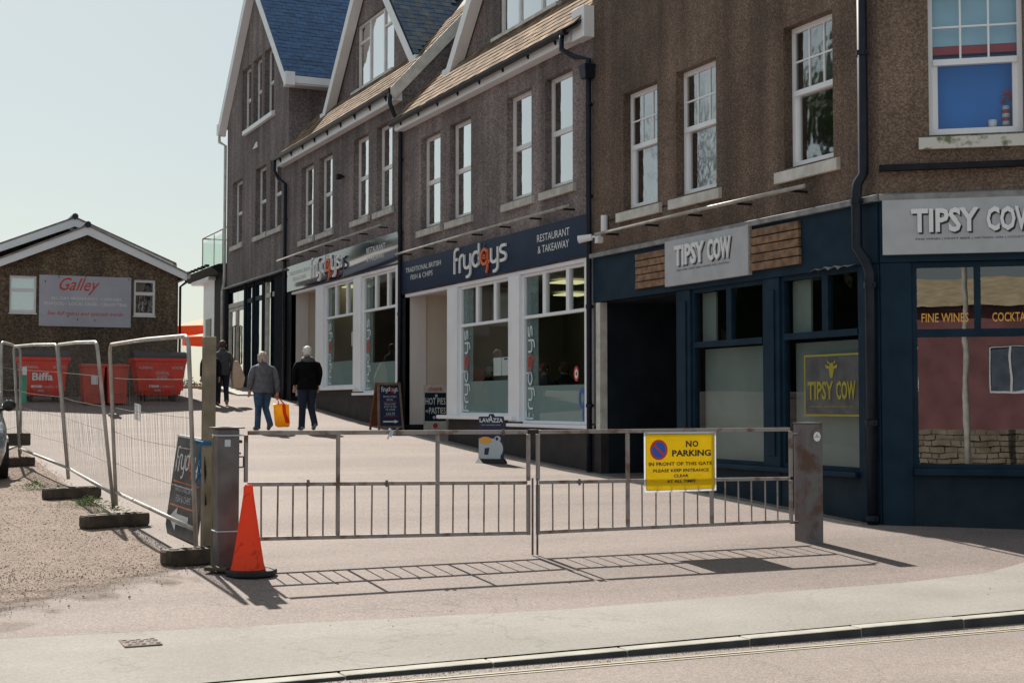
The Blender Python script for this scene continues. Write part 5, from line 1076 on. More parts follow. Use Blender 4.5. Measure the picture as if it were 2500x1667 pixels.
q = MB(lf); c_, s_ = math.cos(R(-45)), math.sin(R(-45)); q.add([(.165 + u * c_ - v * s_, .415 + u * s_ + v * c_, .005) for u, v in ((-.08, -.011), (.08, -.011), (.08, .011), (-.08, .011))], [(0, 1, 2, 3)]); q.build('roundel_bar', 'sign_red', t)
fr = lambda u0, v0: (lambda u, v, w_: lf(u0 + u, v0 + v, w_))
for tx, u0, v0, w_, h_, bd in (('N', .475, .44, .066, .062, .035), ('O', .55, .44, .07, .062, .035), ('PARKING', .315, .348, .45, .064, .035), ('IN FRONT OF THIS GATE', .05, .258, .73, .036, .03), ('PLEASE KEEP ENTRANCE', .1, .195, .64, .031, .03), ('CLEAR', .335, .143, .17, .03, .03), ('AT ALL TIMES', .255, .09, .33, .03, .03)): words(tx, fr(u0, v0), w_, h_, 'letter_brown', t, 'lettering', .003, bd)
q = MB(lf)
for u, v in ((.02, H_ - .01), (W_ - .02, H_ - .01), (.02, .12), (W_ - .012, .12)): q.tube([(u, v, 0), (u, v, .006)], .006, 6)
q.build('screw', 'post_steel', t)
# traffic cone
t = thing('traffic_cone', (-7.79, -1.7, 0), 'orange traffic cone on a dark base at the foot of the left gate post', 'traffic cone')
cx, cy, cz = -7.79, -1.7, gz(-1.7)
MB().lathe((cx, cy, cz), [(.148, .055), (.145, .06), (.132, .1), (.1, .3), (.062, .55), (.04, .7), (.036, .75), (.026, .762), (0, .762)], 28).build('cone', 'cone_orange', t, smooth=True)
q = MB(); pts = []
for k in range(8): a = math.pi / 8 + k * math.pi / 4 + R(20); pts.append((cx + .03 + .22 * math.cos(a), cy + .2 * math.sin(a), cz + .004))
q.ext(pts, (0, 0, .048)); q.build('base', 'rubber', t, bevel=.01)
q = MB(); q.ext([(-8.12, -1.5, .01), (-7.95, -1.62, .005), (-7.9, -1.5, .005), (-8.05, -1.4, .01)], (0, 0, .035)); tag(q.build('stone_slab', 'foot_block', at=(-8, -1.5, 0), bevel=.012), 'flat dark stone lying in front of the foot block by the left gate post', 'stone')

# ------------------------------------------------------------------ boards by the shop doors
def aboard(x0, x1, y, z, h):
    t = thing('pavement_board', ((x0 + x1) / 2, y + .1, z), 'wood framed A-board with navy face and white menu text by the nearer shop doorway', 'A-board')
    tilt = .17
    def LF(u, v, w_): return Vector((x0 + u, y + tilt * v / h * 1.0 - w_, z + v))
    W_ = x1 - x0
    def fx(v): return (v / h) * .035                     # narrows a little to the top
    q = MB(LF)
    for u0, u1 in ((0, .045), (W_ - .045, W_)):
        q.add([(u0 + (fx(v) if u0 < .1 else -fx(v)), v, w_) for v in (0, h) for w_ in (-.03, 0) for _ in (0,)] + [(u1 + (fx(v) if u0 < .1 else -fx(v)), v, w_) for v in (0, h) for w_ in (-.03, 0)], [(0, 1, 3, 2), (4, 6, 7, 5), (1, 5, 7, 3), (0, 2, 6, 4), (2, 3, 7, 6), (0, 4, 5, 1)])
    q.box(.06, W_ - .06, h - .05, h, -.03, .0); q.box(.03, W_ - .03, .06, .11, -.03, 0); q.build('frame', 'wood_frame', t)
    q = MB(LF); q.add([(.046, .11, -.008), (W_ - .046, .11, -.008), (W_ - .075, h - .05, -.008), (.075, h - .05, -.008)], [(0, 1, 2, 3)]); q.build('face', 'navy_board', t)
    q = MB()
    for u0, u1 in ((0, .045), (W_ - .045, W_)): q.ext([(x0 + u0, y + .6, z), (x0 + u1, y + .6, z), (x0 + u1, y + tilt + .03, z + h), (x0 + u0, y + tilt + .03, z + h)], (0, .03, 0))
    q.ext([(x0 + .05, y + .585, z + .1), (x1 - .05, y + .585, z + .1), (x1 - .05, y + tilt + .06, z + h - .05), (x0 + .05, y + tilt + .06, z + h - .05)], (0, .012, 0)); q.build('back_frame', 'wood_red', t)
    fr = lambda u0, v0: (lambda u, v, w_: LF(u0 + u, v0 + v, w_ - .006))
    frydays(t, fr(.12, .82), W_ - .24, .13, d=.003, blue=False, r=.1)
    for tx, v, w_, hh in (('SENIOR CITIZEN', .72, .3, .04), ('SPECIAL', .655, .15, .04), ('FISH & CHIPS', .56, .26, .04), ('& POT OF TEA', .5, .28, .04), ('OR COFFEE', .44, .22, .04), ('£10.75', .34, .2, .06)):
        words(tx, fr((W_ - w_) / 2, v), w_, hh, 'letter_pale', t, 'lettering', .003, .008)
    q = MB(LF); q.box(.14, W_ - .14, .625, .633, -.007, -.004); q.box(.14, W_ - .14, .31, .318, -.007, -.004); q.build('red_line', 'letter_red', t)
    q = MB(LF); q.add([(.12, .19, -.004), (.38, .19, -.004), (.38, .165, -.004), (.47, .205, -.004), (.38, .245, -.004), (.38, .22, -.004), (.12, .22, -.004)], [(0, 1, 5, 6), (2, 3, 4)]); q.build('arrow', 'letter_white', t)
aboard(-.72, -.13, 15.3, gz(15.4) + .005, 1.04)
t = thing('pie_poster', (.74, 15.5, .95), 'tall poster about hot pies and pasties leaning on the pale wall inside the doorway', 'poster')
lf = LY(.42, 15.57, .86); fr = lambda u0, v0: (lambda u, v, w_: lf(u0 + u, v0 + v, w_))
MB(lf).box(0, .54, 0, 1.0, -.02, 0).build('board', 'white_old', t); MB(lf).box(.02, .52, .2, .82, 0, .003).build('panel', 'teal', t)
words('chunk', fr(.09, .86), .36, .1, 'letter_red', t, 'lettering', .003, .015)
words('HOT PIES', fr(.035, .56), .47, .15, 'letter_white', t, 'lettering', .003, .01, w0=.004); words('PASTIES', fr(.12, .36), .39, .14, 'letter_white', t, 'lettering', .003, .01, w0=.004); words('AND', fr(.035, .39), .07, .06, 'letter_white', t, 'lettering', .003, .01, w0=.004)
q = MB(lf)
for cx, cy, r_ in ((.29, .755, .035), (.24, .28, .035), (.32, .31, .025), (.36, .27, .03)): q.add([(cx + r_ * math.cos(2 * math.pi * k / 12), cy + r_ * math.sin(2 * math.pi * k / 12), .005) for k in range(12)], [tuple(range(12))])
q.build('motif', 'letter_pale', t)
q = MB(lf); q.add([(.27 + .06 * math.cos(2 * math.pi * k / 12), .1 + .06 * math.sin(2 * math.pi * k / 12), .003) for k in range(12)], [tuple(range(12))]); q.build('motif', 'bin_faded', t)
# coffee sign
t = thing('coffee_sign', (-.98, 8.72, gz(8.7)), 'navy coffee pavement sign with white cup picture beside the shop plinth', 'sign')
def LC(u, v, w_):
    U = Vector((.83, -.56, 0)); Nn = Vector((-.56, -.83, 0)); return Vector((-.98, 8.72, gz(8.7) + .0)) + U * u + Vector((0, 0, v)) + Nn * w_
q = MB(LC); sh = [(-.22, .06), (.22, .06), (.22, .77), (.205, .79), (.06, .79), (.045, .825), (.03, .835), (-.02, .835), (-.035, .825), (-.05, .79), (-.205, .79), (-.22, .77)]
q.ext([(u, v, -.012) for u, v in sh], (0, 0, .024)); q.build('panel', 'navy_board', t)
q = MB(LC); q.ext([(-.25, 0, -.16), (.25, 0, -.16), (.25, 0, .16), (-.25, 0, .16)], (0, .0, 0)); q = MB(LC); q.add([(-.25, 0, -.17), (.25, 0, -.17), (.25, 0, .17), (-.25, 0, .17), (-.23, .07, -.05), (.23, .07, -.05), (.23, .07, .05), (-.23, .07, .05)], [(0, 3, 2, 1), (4, 5, 6, 7), (0, 1, 5, 4), (1, 2, 6, 5), (2, 3, 7, 6), (3, 0, 4, 7)]); q.build('foot', 'rubber', t)
fr = lambda u0, v0: (lambda u, v, w_: LC(u0 + u, v0 + v, w_))
words('LAV', fr(-.2, .69), .165, .07, 'letter_white', t, 'lettering', .003, .02, w0=.013); words('A', fr(-.045, .69), .075, .115, 'letter_white', t, 'lettering', .003, .02, w0=.013); words('ZZA', fr(.03, .69), .17, .07, 'letter_white', t, 'lettering', .003, .02, w0=.013)
words('ITALY\'S FAVOURITE COFFEE', fr(-.17, .635), .33, .02, 'letter_pale', t, 'lettering', .003, w0=.013)
q = MB(LC); q.add([(u, v, .015) for u, v in [(-.215, .07), (.16, .07)] + [(.03 + .175 * math.cos(R(a)), .24 + .175 * math.sin(R(a))) for a in range(-40, 91, 13)] + [(-.215, .415)]], [tuple(range(14))]); q.build('cup', 'letter_pale', t)
q = MB(LC); q.add([(-.1 + .115 * math.cos(2 * math.pi * k / 20), .385 + .06 * math.sin(2 * math.pi * k / 20), .018) for k in range(20)], [tuple(range(20))]); q.build('coffee', 'letter_gold', t)
q = MB(LC); q.add([(.11 + .055 * math.cos(2 * math.pi * k / 20), .41 + .05 * math.sin(2 * math.pi * k / 20), .018) for k in range(20)], [tuple(range(20))]); q.build('cup_handle', 'letter_pale', t)
q = MB(LC); q.add([(.1 + .025 * math.cos(2 * math.pi * k / 12), .41 + .03 * math.sin(2 * math.pi * k / 12), .02) for k in range(12)], [tuple(range(12))]); q.build('handle_hole', 'navy_board', t); q = MB(LC); q.add([(-.12, .14, .018), (-.05, .14, .018), (-.03, .26, .018), (-.11, .25, .018)], [(0, 1, 2, 3)]); q.build('cup_mark', 'navy_board', t)

# lettering and notices on the chip shop panes
def LV(x, y, z): return lambda u, v, w_: Vector((x - w_, y + v, z + u))
for bd, y, z, L in ((F2, 12.2, 1.27, 1.55), (F2, 9.25, 1.14, 1.62), (F1, 21.2, 1.93, 1.5), (F1, 18.2, 1.77, 1.6)):
    frydays(bd, LV(.088, y, z), L, .34, d=.002, r=.07, white='letter_cream', orange='letter_red', blue=False)
def ring(bd, y, z, r_, m='letter_blue', rin=.55):
    q = MB(); n = 20; p = [(.086, y + r_ * .7 * math.cos(2 * math.pi * k / n), z + r_ * math.sin(2 * math.pi * k / n)) for k in range(n)]; p2 = [(.086, y + r_ * .7 * rin * math.cos(2 * math.pi * k / n), z + r_ * rin * math.sin(2 * math.pi * k / n)) for k in range(n)]
    q.add(p + p2, [(k, (k + 1) % n, n + (k + 1) % n, n + k) for k in range(n)]); q.build('vinyl_ring', m, bd)
for y, z, r_ in ((7.42, 1.52, .17), (7.33, 1.25, .12), (7.25, 1.1 + .07, .08), (10.28, 1.62, .17), (10.2, 1.4, .1)): ring(F2, y, z, r_)
ring(F2, 7.62, 1.93, .13, 'letter_red', .62); ring(F2, 7.62, 1.93, .08, 'letter_white', .4)
q = MB(); q.box(.112, .115, 10.42, 10.72, 1.96, 2.3); q.box(.112, .115, 10.74, 11.1, 1.96, 2.3); q.build('menu_notice', 'paper', F2)
q = MB(); q.box(.11, .112, 10.46, 10.62, 2.25, 2.28); q.build('notice_print', 'letter_dark', F2)
q = MB(); q.box(.112, .115, 19.5, 19.72, 2.85, 3.2); q.box(.112, .115, 19.4, 19.62, 2.52, 2.8); q.build('menu_notice', 'paper', F1)

# ------------------------------------------------------------------ people
def person(label, loc, yaw, h, coat, trousers, hair, shoes, lift=0, arm_r=(.27, -.02, .86), arm_l=(-.27, -.02, .86), coat_len=.86, hood=None, girth=1.0, long_hair=False, seated=False, head_yaw=0):
    """figure whose back is seen; local: x right, y the way it walks, z up, feet at the origin"""
    k = h / 1.75; rot = Matrix.Rotation(yaw, 3, 'Z'); L0 = Vector(loc)
    t = thing('person', L0, label, 'person')
    def P(p): return L0 + rot @ (Vector(p) * k)
    hr = Matrix.Rotation(head_yaw, 3, 'Z')
    J, E_, Rr = [], [], []
    def j(p, r_, par=None):
        J.append(P(p)); Rr.append((r_[0] * k, r_[1] * k) if isinstance(r_, tuple) else (r_ * k, r_ * k))
        if par is not None: E_.append((par, len(J) - 1))
        return len(J) - 1
    if not seated:
        kn = {1: (.1, .04, .5), -1: (-.1, .0, .5)}; an = {1: (.11, -.08, .1), -1: (-.11, .02, .09)}; to = {1: (.12, .06, .03), -1: (-.12, .17, .03)}
        if lift: an[1] = (.12, -.16, .15); to[1] = (.13, -.03, .03); kn[1] = (.1, .08, .5)
        zb = 0
    else:
        zb = -.45; kn = {1: (.12, .42, .5), -1: (-.12, .42, .5)}; an = {1: (.12, .4, .08), -1: (-.12, .4, .08)}; to = {1: (.12, .56, .03), -1: (-.12, .56, .03)}
    pv_ = j((0, 0, .95 + zb), (.13, .1)); sp = j((0, 0, 1.12 + zb), (.12, .09), pv_); ch = j((0, .01, 1.33 + zb), (.15, .1), sp); nk = j((0, .02, 1.49 + zb), .058, ch); hb = j((0, .035, 1.57 + zb), (.07, .075), nk); hm = j((0, .04, 1.65 + zb), (.078, .092), hb); ht = j((0, .03, 1.725 + zb), (.05, .06), hm)
    for s in (1, -1):
        hp = j((s * .1, 0, .88 + zb), .085, pv_); kk = j(kn[s], .058, hp); aa = j(an[s], .04, kk); j(to[s], .035, aa)
        sh = j((s * .19, .0, 1.42 + zb), .058, ch); wr = arm_r if s > 0 else arm_l; wr = (wr[0], wr[1], wr[2] + zb)
        el = ((s * .19 + wr[0]) / 2 + s * .035, wr[1] * .5 - .05, (1.42 + zb + wr[2]) / 2); e_ = j(el, .042, sh); w_ = j(wr, .026, e_)
        pm = j((wr[0], wr[1] + .015, wr[2] - .07), (.035, .02), w_)
        for i, (dx, ln) in enumerate(((-.028, .06), (-.01, .075), (.01, .07), (.027, .055))):
            f1 = j((wr[0] + dx, wr[1] + .02, wr[2] - .09 - ln * .45), .0095, pm); j((wr[0] + dx * .9, wr[1] + .035, wr[2] - .09 - ln), .008, f1)
        th = j((wr[0] - s * .045, wr[1] + .03, wr[2] - .06), .01, w_); j((wr[0] - s * .05, wr[1] + .045, wr[2] - .1), .009, th)
    me = bpy.data.meshes.new('body'); me.from_pydata([tuple(p - L0) for p in J], E_, []); bo = bpy.data.objects.new('body', me); COL.objects.link(bo)
    sk = bo.modifiers.new('skin', 'SKIN'); bo.modifiers.new('sub', 'SUBSURF').levels = 1
    for i, v in enumerate(me.skin_vertices[0].data): v.radius = Rr[i]; v.use_root = (i == 0)
    dg = bpy.context.evaluated_depsgraph_get(); dg.update(); m2 = bpy.data.meshes.new_from_object(bo.evaluated_get(dg)); bo.modifiers.clear(); bo.data = m2; bpy.data.meshes.remove(me)
    m2.materials.clear(); m2.materials.append(M['skin'])
    for p in m2.polygons: p.use_smooth = True
    bo.parent = t
    # coat: torso shell and sleeves
    g = girth; c_ = MB(); n = 18; hem = coat_len + zb
    prof = [(hem, .2, .145, -.01), (hem + .03, .205, .15, -.01), (1.0 + zb, .195, .145, 0), (1.12 + zb, .185, .14, 0), (1.27 + zb, .2, .14, -.005), (1.36 + zb, .21, .135, -.01), (1.42 + zb, .2, .12, -.005), (1.465 + zb, .14, .095, .0), (1.5 + zb, .08, .078, .015), (1.545 + zb, .078, .08, .02)]
    prof = [p for p in prof if p[0] >= hem]
    rr = [[P(((rx * g + .006 * math.sin(5 * a + 9 * z)) * math.cos(a), cy + (ry * g + .006 * math.sin(4 * a + 7 * z)) * math.sin(a), z)) for a in [2 * math.pi * q / n for q in range(n)]] for z, rx, ry, cy in prof]
    c_.loft(rr)
    for s in (1, -1):
        wr = arm_r if s > 0 else arm_l; wr = (wr[0], wr[1], wr[2] + zb); el = ((s * .19 + wr[0]) / 2 + s * .04, wr[1] * .5 - .05, (1.42 + zb + wr[2]) / 2)
        sh0 = (s * .13 * g, 0, 1.42 + zb); sh1 = (s * .185 * g, -.005, 1.38 + zb); md = tuple((a + b_) / 2 + (s * .012 if i == 0 else 0) for i, (a, b_) in enumerate(zip(sh1, el))); m3 = tuple((a + b_) / 2 for a, b_ in zip(el, wr))
        c_.tube([P(p) for p in (sh0, sh1, md, el, m3, (wr[0], wr[1], wr[2] + .02))], [.05 * k, .066 * k * g, .066 * k * g, .06 * k * g, .054 * k * g, .048 * k * g], 10)
    co = c_.build('coat', coat, t, smooth=True)
    q = MB()
    for s in (1, -1):
        hp = (s * .095, 0, .92 + zb); a_ = an[s]; k_ = kn[s]
        q.tube([P(p) for p in ((s * .07, -.005, .98 + zb), hp, tuple((u + v) / 2 for u, v in zip(hp, k_)), k_, tuple((u + v) / 2 for u, v in zip(k_, a_)), (a_[0], a_[1], a_[2] + .0), (a_[0], a_[1] + .005, a_[2] - .05))], [.1 * k * g, .112 * k * g, .095 * k * g, .077 * k, .07 * k, .068 * k, .07 * k], 12)
    q.build('trousers', trousers, t, smooth=True)
    for s in (1, -1):
        a_, b_ = an[s], to[s]; q = MB(); q.tube([P((a_[0], a_[1] - .07, max(a_[2] - .045, .05))), P((a_[0], a_[1] - .03, max(a_[2] - .035, .05))), P(((a_[0] + b_[0]) / 2, (a_[1] + b_[1]) / 2, (a_[2] + b_[2]) / 2 + .0)), P((b_[0], b_[1] + .0, b_[2] + .012)), P((b_[0], b_[1] + .05, b_[2] + .005))], [.03 * k, .046 * k, .05 * k, .045 * k, .02 * k], 10); q.build('shoe', shoes, t, smooth=True)
    hc = P((0, .03, 1.655 + zb)); q = MB(); q.ell(hc + rot @ hr @ Vector((0, -.012, .012)) * k, .096 * k, .112 * k, .112 * k, 16, 12, rot @ hr)
    sd = random.Random(len(label))
    if long_hair:
        for i in range(26):
            a = sd.uniform(0, 2 * math.pi); p = hc + rot @ hr @ Vector((.085 * math.cos(a), -.035 + .075 * math.sin(a), sd.uniform(-.1, .06))) * k
            q.ell(p, .032 * k, .032 * k, .04 * k, 7, 5)
    else:
        for i in range(14):
            a = sd.uniform(math.pi, 2 * math.pi); p = hc + rot @ hr @ Vector((.08 * math.cos(a), -.01 + .085 * math.sin(a), sd.uniform(-.07, .08))) * k; q.ell(p, .022 * k, .022 * k, .022 * k, 6, 4)
    ho = q.build('hair', hair, t, smooth=True)
    q = MB()
    for s in (1, -1): q.ell(hc + rot @ hr @ Vector((s * .095, .012, -.02)) * k, .012 * k, .02 * k, .032 * k, 8, 6)
    q.ell(hc + rot @ hr @ Vector((0, .115, -.015)) * k, .016 * k, .022 * k, .026 * k, 8, 6); q.build('ears_and_nose', 'skin', t, smooth=True)
    if hood:
        q = MB(); n = 16; rg = []
        for z, r_, y0, s2 in ((1.43, .15, -.03, 1.0), (1.475, .155, -.045, 1.0), (1.51, .135, -.045, 1.0), (1.535, .095, -.01, 1)): rg.append([P((r_ * math.cos(2 * math.pi * i / n) * s2, y0 + r_ * .8 * math.sin(2 * math.pi * i / n), z + zb + (.02 if math.sin(2 * math.pi * i / n) > 0 else 0))) for i in range(n)])
        q.loft(rg); q.build('hood', hood, t, smooth=True)
    return t, P
person('white haired man in black jacket with grey hood and dark jeans walking away', (-2.13, 15.85, gz(15.85)), R(-2), 1.77, 'coat_black', 'denim_dark', 'hair_white', 'shoe_grey', lift=1, arm_r=(.26, .1, .95), arm_l=(-.25, .1, .95), coat_len=.86, hood='coat_hood', girth=1.13)
wm, WP = person('fair haired woman in grey jacket and blue jeans walking away with a yellow bag', (-3.07, 15.95, gz(15.95)), R(6), 1.64, 'coat_grey', 'denim', 'hair_fair', 'shoe_brown', lift=1, arm_r=(.34, -.04, .84), arm_l=(-.3, .05, .9), coat_len=.84, girth=1.16, long_hair=True, head_yaw=R(-18))
person('person in charcoal jacket with short brown hair at the far doors, tan bag on shoulder', (-2.25, 23.2, gz(23.2)), R(-14), 1.66, 'coat_charcoal', 'denim_dark', 'hair_brown', 'shoe_tan', lift=1, arm_r=(.26, .06, .92), arm_l=(-.26, .08, .95), coat_len=.82, girth=1.05)
person('person in long dark coat half hidden behind the timber post', (-2.66, 22.75, gz(22.75)), R(4), 1.5, 'coat_dark', 'coat_dark', 'hair_brown', 'shoe_brown', arm_r=(.27, 0, .88), arm_l=(-.27, 0, .88), coat_len=.42, girth=1.12, long_hair=True)
# yellow carrier bag held in the woman's hand
hd = WP((.34, -.03, .76)); t = thing('carrier_bag', hd + Vector((0, 0, -.6)), 'yellow carrier bag with red stripe and red handles held by the woman in grey', 'bag')
q = MB(); top, bot = hd + Vector((.07, -.04, -.16)), hd + Vector((.1, -.04, -.62)); rg = []
for c, w2, d2 in ((top, .17, .03), (top.lerp(bot, .35), .165, .075), (top.lerp(bot, .75), .16, .1), (bot, .15, .09), (bot + Vector((0, 0, -.02)), .11, .06)):
    rg.append([c + Vector((math.copysign(abs(math.cos(a)) ** .6, math.cos(a)) * w2, math.copysign(abs(math.sin(a)) ** .7, math.sin(a)) * d2, .012 * math.sin(3 * a))) for a in [2 * math.pi * i / 20 for i in range(20)]])
q.loft(rg); q.build('sack', 'bag_yellow', t, smooth=True)
q = MB(); q.tube([top + Vector((-.06, -.035, .0)), hd + Vector((-.01, -.02, .01)), top + Vector((.06, -.035, .0))], (.012), 6); q.tube([top + Vector((-.05, .02, .0)), hd + Vector((.0, .01, .01)), top + Vector((.06, .02, .0))], .012, 6); q.build('handle', 'bag_red', t)
q = MB(); a, b_ = top + Vector((.05, -.05, .0)), bot + Vector((.06, -.12, .06))
q.add([a + Vector((-.045, -.0, 0)), a + Vector((.03, -.0, 0)), top.lerp(bot, .4) + Vector((.075, -.09, 0)), top.lerp(bot, .4) + Vector((-.0, -.095, 0)), b_ + Vector((.08, .01, 0)), b_ + Vector((-.02, 0, 0))], [(0, 1, 2, 3), (3, 2, 4, 5)]); q.build('stripe', 'bag_red', t)
t = thing('shoulder_bag', (-1.95, 23.1, gz(23.1) + .5), 'large tan shopping bag hanging from the shoulder of the far walker', 'bag')
q = MB(); c = Vector((-1.9, 23.1, gz(23.1))); q.loft([[c + Vector((sx * w2 + o_, sy * d2, z)) for sx, sy in ((-1, -1), (1, -1), (1, 1), (-1, 1))] for z, w2, d2, o_ in ((.46, .1, .06, .02), (.5, .13, .09, .03), (.72, .17, .1, .04), (1.0, .11, .07, 0.0), (1.16, .06, .03, -.03))]); q.build('sack', 'bag_tan', t, bevel=.02)
q = MB(); q.tube([c + Vector((-.05, 0, 1.14)), c + Vector((-.14, .0, 1.36)), c + Vector((-.14, .05, 1.3))], .012, 5); q.build('strap', 'bag_tan', t)
# diners behind the panes, each on a chair
def chair(x, y, z, label):
    t = thing('dining_chair', (x, y, z), label, 'chair'); MB().box(x - .2, x + .2, y - .2, y + .2, z + .42, z + .46).build('seat', 'wood_red', t); MB().box(x - .2, x + .2, y - .2, y - .17, z + .47, z + .9).build('backrest', 'wood_red', t)
    for sx in (-1, 1):
        for sy in (-1, 1): MB().box(x + sx * .18 - .02, x + sx * .18 + .02, y + sy * .18 - .02, y + sy * .18 + .02, z, z + .418).build('leg', 'wood_red', t)
for x, y, lab, hair, coat in ((.8, 12.9, 'white haired diner seated behind the left pane of the nearer chip shop', 'hair_white', 'coat_black'), (.95, 9.75, 'dark haired diner seated behind the right pane of the nearer chip shop', 'hair_brown', 'coat_dark'), (1.0, 10.75, 'diner in charcoal seated facing another diner in the nearer chip shop', 'hair_brown', 'coat_charcoal')):
    yw = R(180) if '' != '' else (R(0) if y < 10 else R(180)); chair(x, y, .9, 'wooden chair under the ' + ('white haired diner' if y > 12 else 'dark haired diner' if y < 10 else 'diner in charcoal'))
    person(lab, (x, y, .9), yw, 1.72, coat, 'denim_dark', hair, 'shoe_brown', arm_r=(.2, .2, 1.12), arm_l=(-.2, .2, 1.12), coat_len=.9, seated=True)

# ------------------------------------------------------------------ far end of the passage
def parasol(x, y, za, r_, drop, val, label):
    t = thing('parasol', (x, y, 2.0), label, 'parasol', 'orange parasols'); q = MB(); n = 8
    ring_ = [Vector((x + r_ * math.cos(2 * math.pi * k / n + .3), y + r_ * math.sin(2 * math.pi * k / n + .3), za - drop)) for k in range(n)]
    q.add([Vector((x, y, za))] + ring_, [(0, 1 + k, 1 + (k + 1) % n) for k in range(n)]); q.build('canopy', 'parasol_top', t)
    q = MB(); q.add(ring_ + [p + Vector((0, 0, -val)) for p in ring_], [(k, (k + 1) % n, n + (k + 1) % n, n + k) for k in range(n)]); q.build('valance', 'parasol', t)
    MB().tube([(x, y, 2.0), (x, y, za + .05)], .025, 8).build('pole', 'galv', t)
parasol(2.5, 46.0, 5.12, 1.7, .45, .38, 'upper orange parasol beyond the white annex, the taller one')
parasol(2.3, 43.5, 4.42, 1.5, .3, .3, 'lower orange parasol beyond the white annex, in front of the taller one')
q = MB(); q.box(-2, 5, 40.0, 40.3, 1.9, 2.14); tag(q.build('planter', 'terracotta', at=(1, 40, 1.95), bevel=.02), 'low brown planter wall at the far end of the passage', 'planter')
q = MB()
for i in range(700):
    p = Vector((rnd.uniform(-1.5, 4.5), rnd.gauss(40.15, .09), 2.14 + abs(rnd.gauss(0, .09)))); a = Vector((rnd.gauss(0, 1), rnd.gauss(0, 1), rnd.gauss(0, 1))).normalized() * .05; b_ = a.orthogonal().normalized() * .03; q.add([p - a, p + b_, p + a, p - b_], [(0, 1, 2, 3)])
tag(q.build('low_hedge', 'hedge', at=(1, 40.1, 2.1)), 'low green planting in the brown planter at the end of the passage', 'hedge')

# ------------------------------------------------------------------ parked car at the left edge of the picture
gzc = .36; t = thing('parked_car', (-9.85, 9.1, gzc), 'silver parked car at the left edge, only its wing mirror and front corner in view', 'car')
cx = -9.78; S_ = [(6.98, .32, .55, .56, .55, .5), (7.06, .22, .62, .68, .78, .7), (7.4, .2, .72, .8, .86, .74), (7.95, .2, .82, .9, .88, .76), (8.25, .2, .88, .98, .885, .8), (8.95, .2, .92, 1.4, .885, .6), (9.6, .2, .93, 1.46, .885, .6), (10.5, .2, .95, 1.42, .88, .58), (11.0, .22, .95, 1.1, .85, .6), (11.12, .34, .8, .9, .74, .6)]
q = MB(); q.loft([[Vector((cx + u, y, gzc + z)) for u, z in ((-hw * .93, zl), (-hw, zl + .2), (-hw, zb_), (-ht_, zt), (-ht_ * .5, zt + .03), (ht_ * .5, zt + .03), (ht_, zt), (hw, zb_), (hw, zl + .2), (hw * .93, zl))] for y, zl, zb_, zt, hw, ht_ in S_]); q.build('body', 'car_silver', t, smooth=True)
for sx in (-1, 1):
    for y in (7.75, 10.3):
        q = MB(); w0 = cx + sx * .8; q.tube([(w0 - .1, y, gzc + .31), (w0 + .1, y, gzc + .31)], .31, 24); wh = q.build('wheel', 'rubber', t); MB().tube([(w0 + sx * .1, y, gzc + .31), (w0 + sx * .108, y, gzc + .31)], .2, 16).build('hub_cap', 'galv', wh)
    q = MB(); q.ell((cx + sx * .98, 8.45, gzc + 1.04), .1, .07, .085, 12, 8); q.tube([(cx + sx * .86, 8.5, gzc + .98), (cx + sx * .95, 8.45, gzc + 1.0)], .025, 6); q.build('wing_mirror', 'car_black', t, smooth=True)
    q = MB(); q.obox((cx + sx * .66, 7.12, gzc + .66), (.13, sx * .05, 0), (0, .02, 0), (0, 0, .06)); q.build('headlamp', 'car_lamp', t, bevel=.01)
    q = MB(); q.add([(cx + sx * .884, 8.45, gzc + .92), (cx + sx * .888, 10.4, gzc + .96), (cx + sx * .615, 10.3, gzc + 1.38), (cx + sx * .625, 9.0, gzc + 1.36)], [(0, 1, 2, 3)]); q.build('side_window', 'car_black', t)
q = MB(); q.add([(cx - .74, 8.27, gzc + 1.01), (cx + .74, 8.27, gzc + 1.01), (cx + .55, 8.9, gzc + 1.4), (cx - .55, 8.9, gzc + 1.4)], [(0, 1, 2, 3)]); q.build('windscreen', 'car_black', t)
q = MB(); q.box(cx - .4, cx + .4, 6.95, 6.99, gzc + .36, gzc + .5); q.build('grille', 'car_black', t)

# ------------------------------------------------------------------ weeds, drain cover, drain grating
def weed(x, y, n, r_, label):
    z = gz(y); q = MB()
    for i in range(n):
        a = rnd.uniform(0, 6.3); d = r_ * abs(rnd.gauss(0, .6)); p = Vector((x + d * math.cos(a), y + d * 1.6 * math.sin(a), z + .01 + rnd.uniform(0, .1) * max(.15, 1 - d / r_))); v = Vector((math.cos(a), math.sin(a), rnd.uniform(-.1, .9))).normalized() * rnd.uniform(.02, .05); s_ = v.cross(Vector((0, 0, 1))).normalized() * .013
        q.add([p, p + v * .5 + s_, p + v, p + v * .5 - s_], [(0, 1, 2, 3)])
    tag(q.build('weed_plant', 'leaf', at=(x, y, z)), label, 'weed', 'green weeds along the fence', 'stuff')
weed(-8.66, 6.1, 260, .3, 'green weeds between the car tyre and the fence, farthest clump'); weed(-8.42, 5.5, 220, .22, 'small green weed clump just behind the weedy foot block')
weed(-8.3, 3.9, 420, .34, 'spreading green weeds in front of the weedy foot block'); weed(-8.18, 2.9, 150, .25, 'thin green weeds at the base of the leaning fence tubes')
t = thing('drain_cover', (-9.08, -4.0, gz(-4.0)), 'small square cast iron drain cover set in the pale pavement', 'drain cover'); z = gz(-4.0) + .006
q = MB(); q.box(-9.2, -8.96, -4.14, -3.87, z - .02, z + .003); q.build('plate', 'cast_iron', t)
for i in range(5):
    for jx in range(5):
        x, y = -9.175 + i * .045 + (.012 if jx % 2 else 0), -4.11 + jx * .05; MB().box(x, x + .026, y, y + .018, z + .0031, z + .007).build('stud', 'post_steel' if (i + jx) % 2 else 'cast_iron', t)
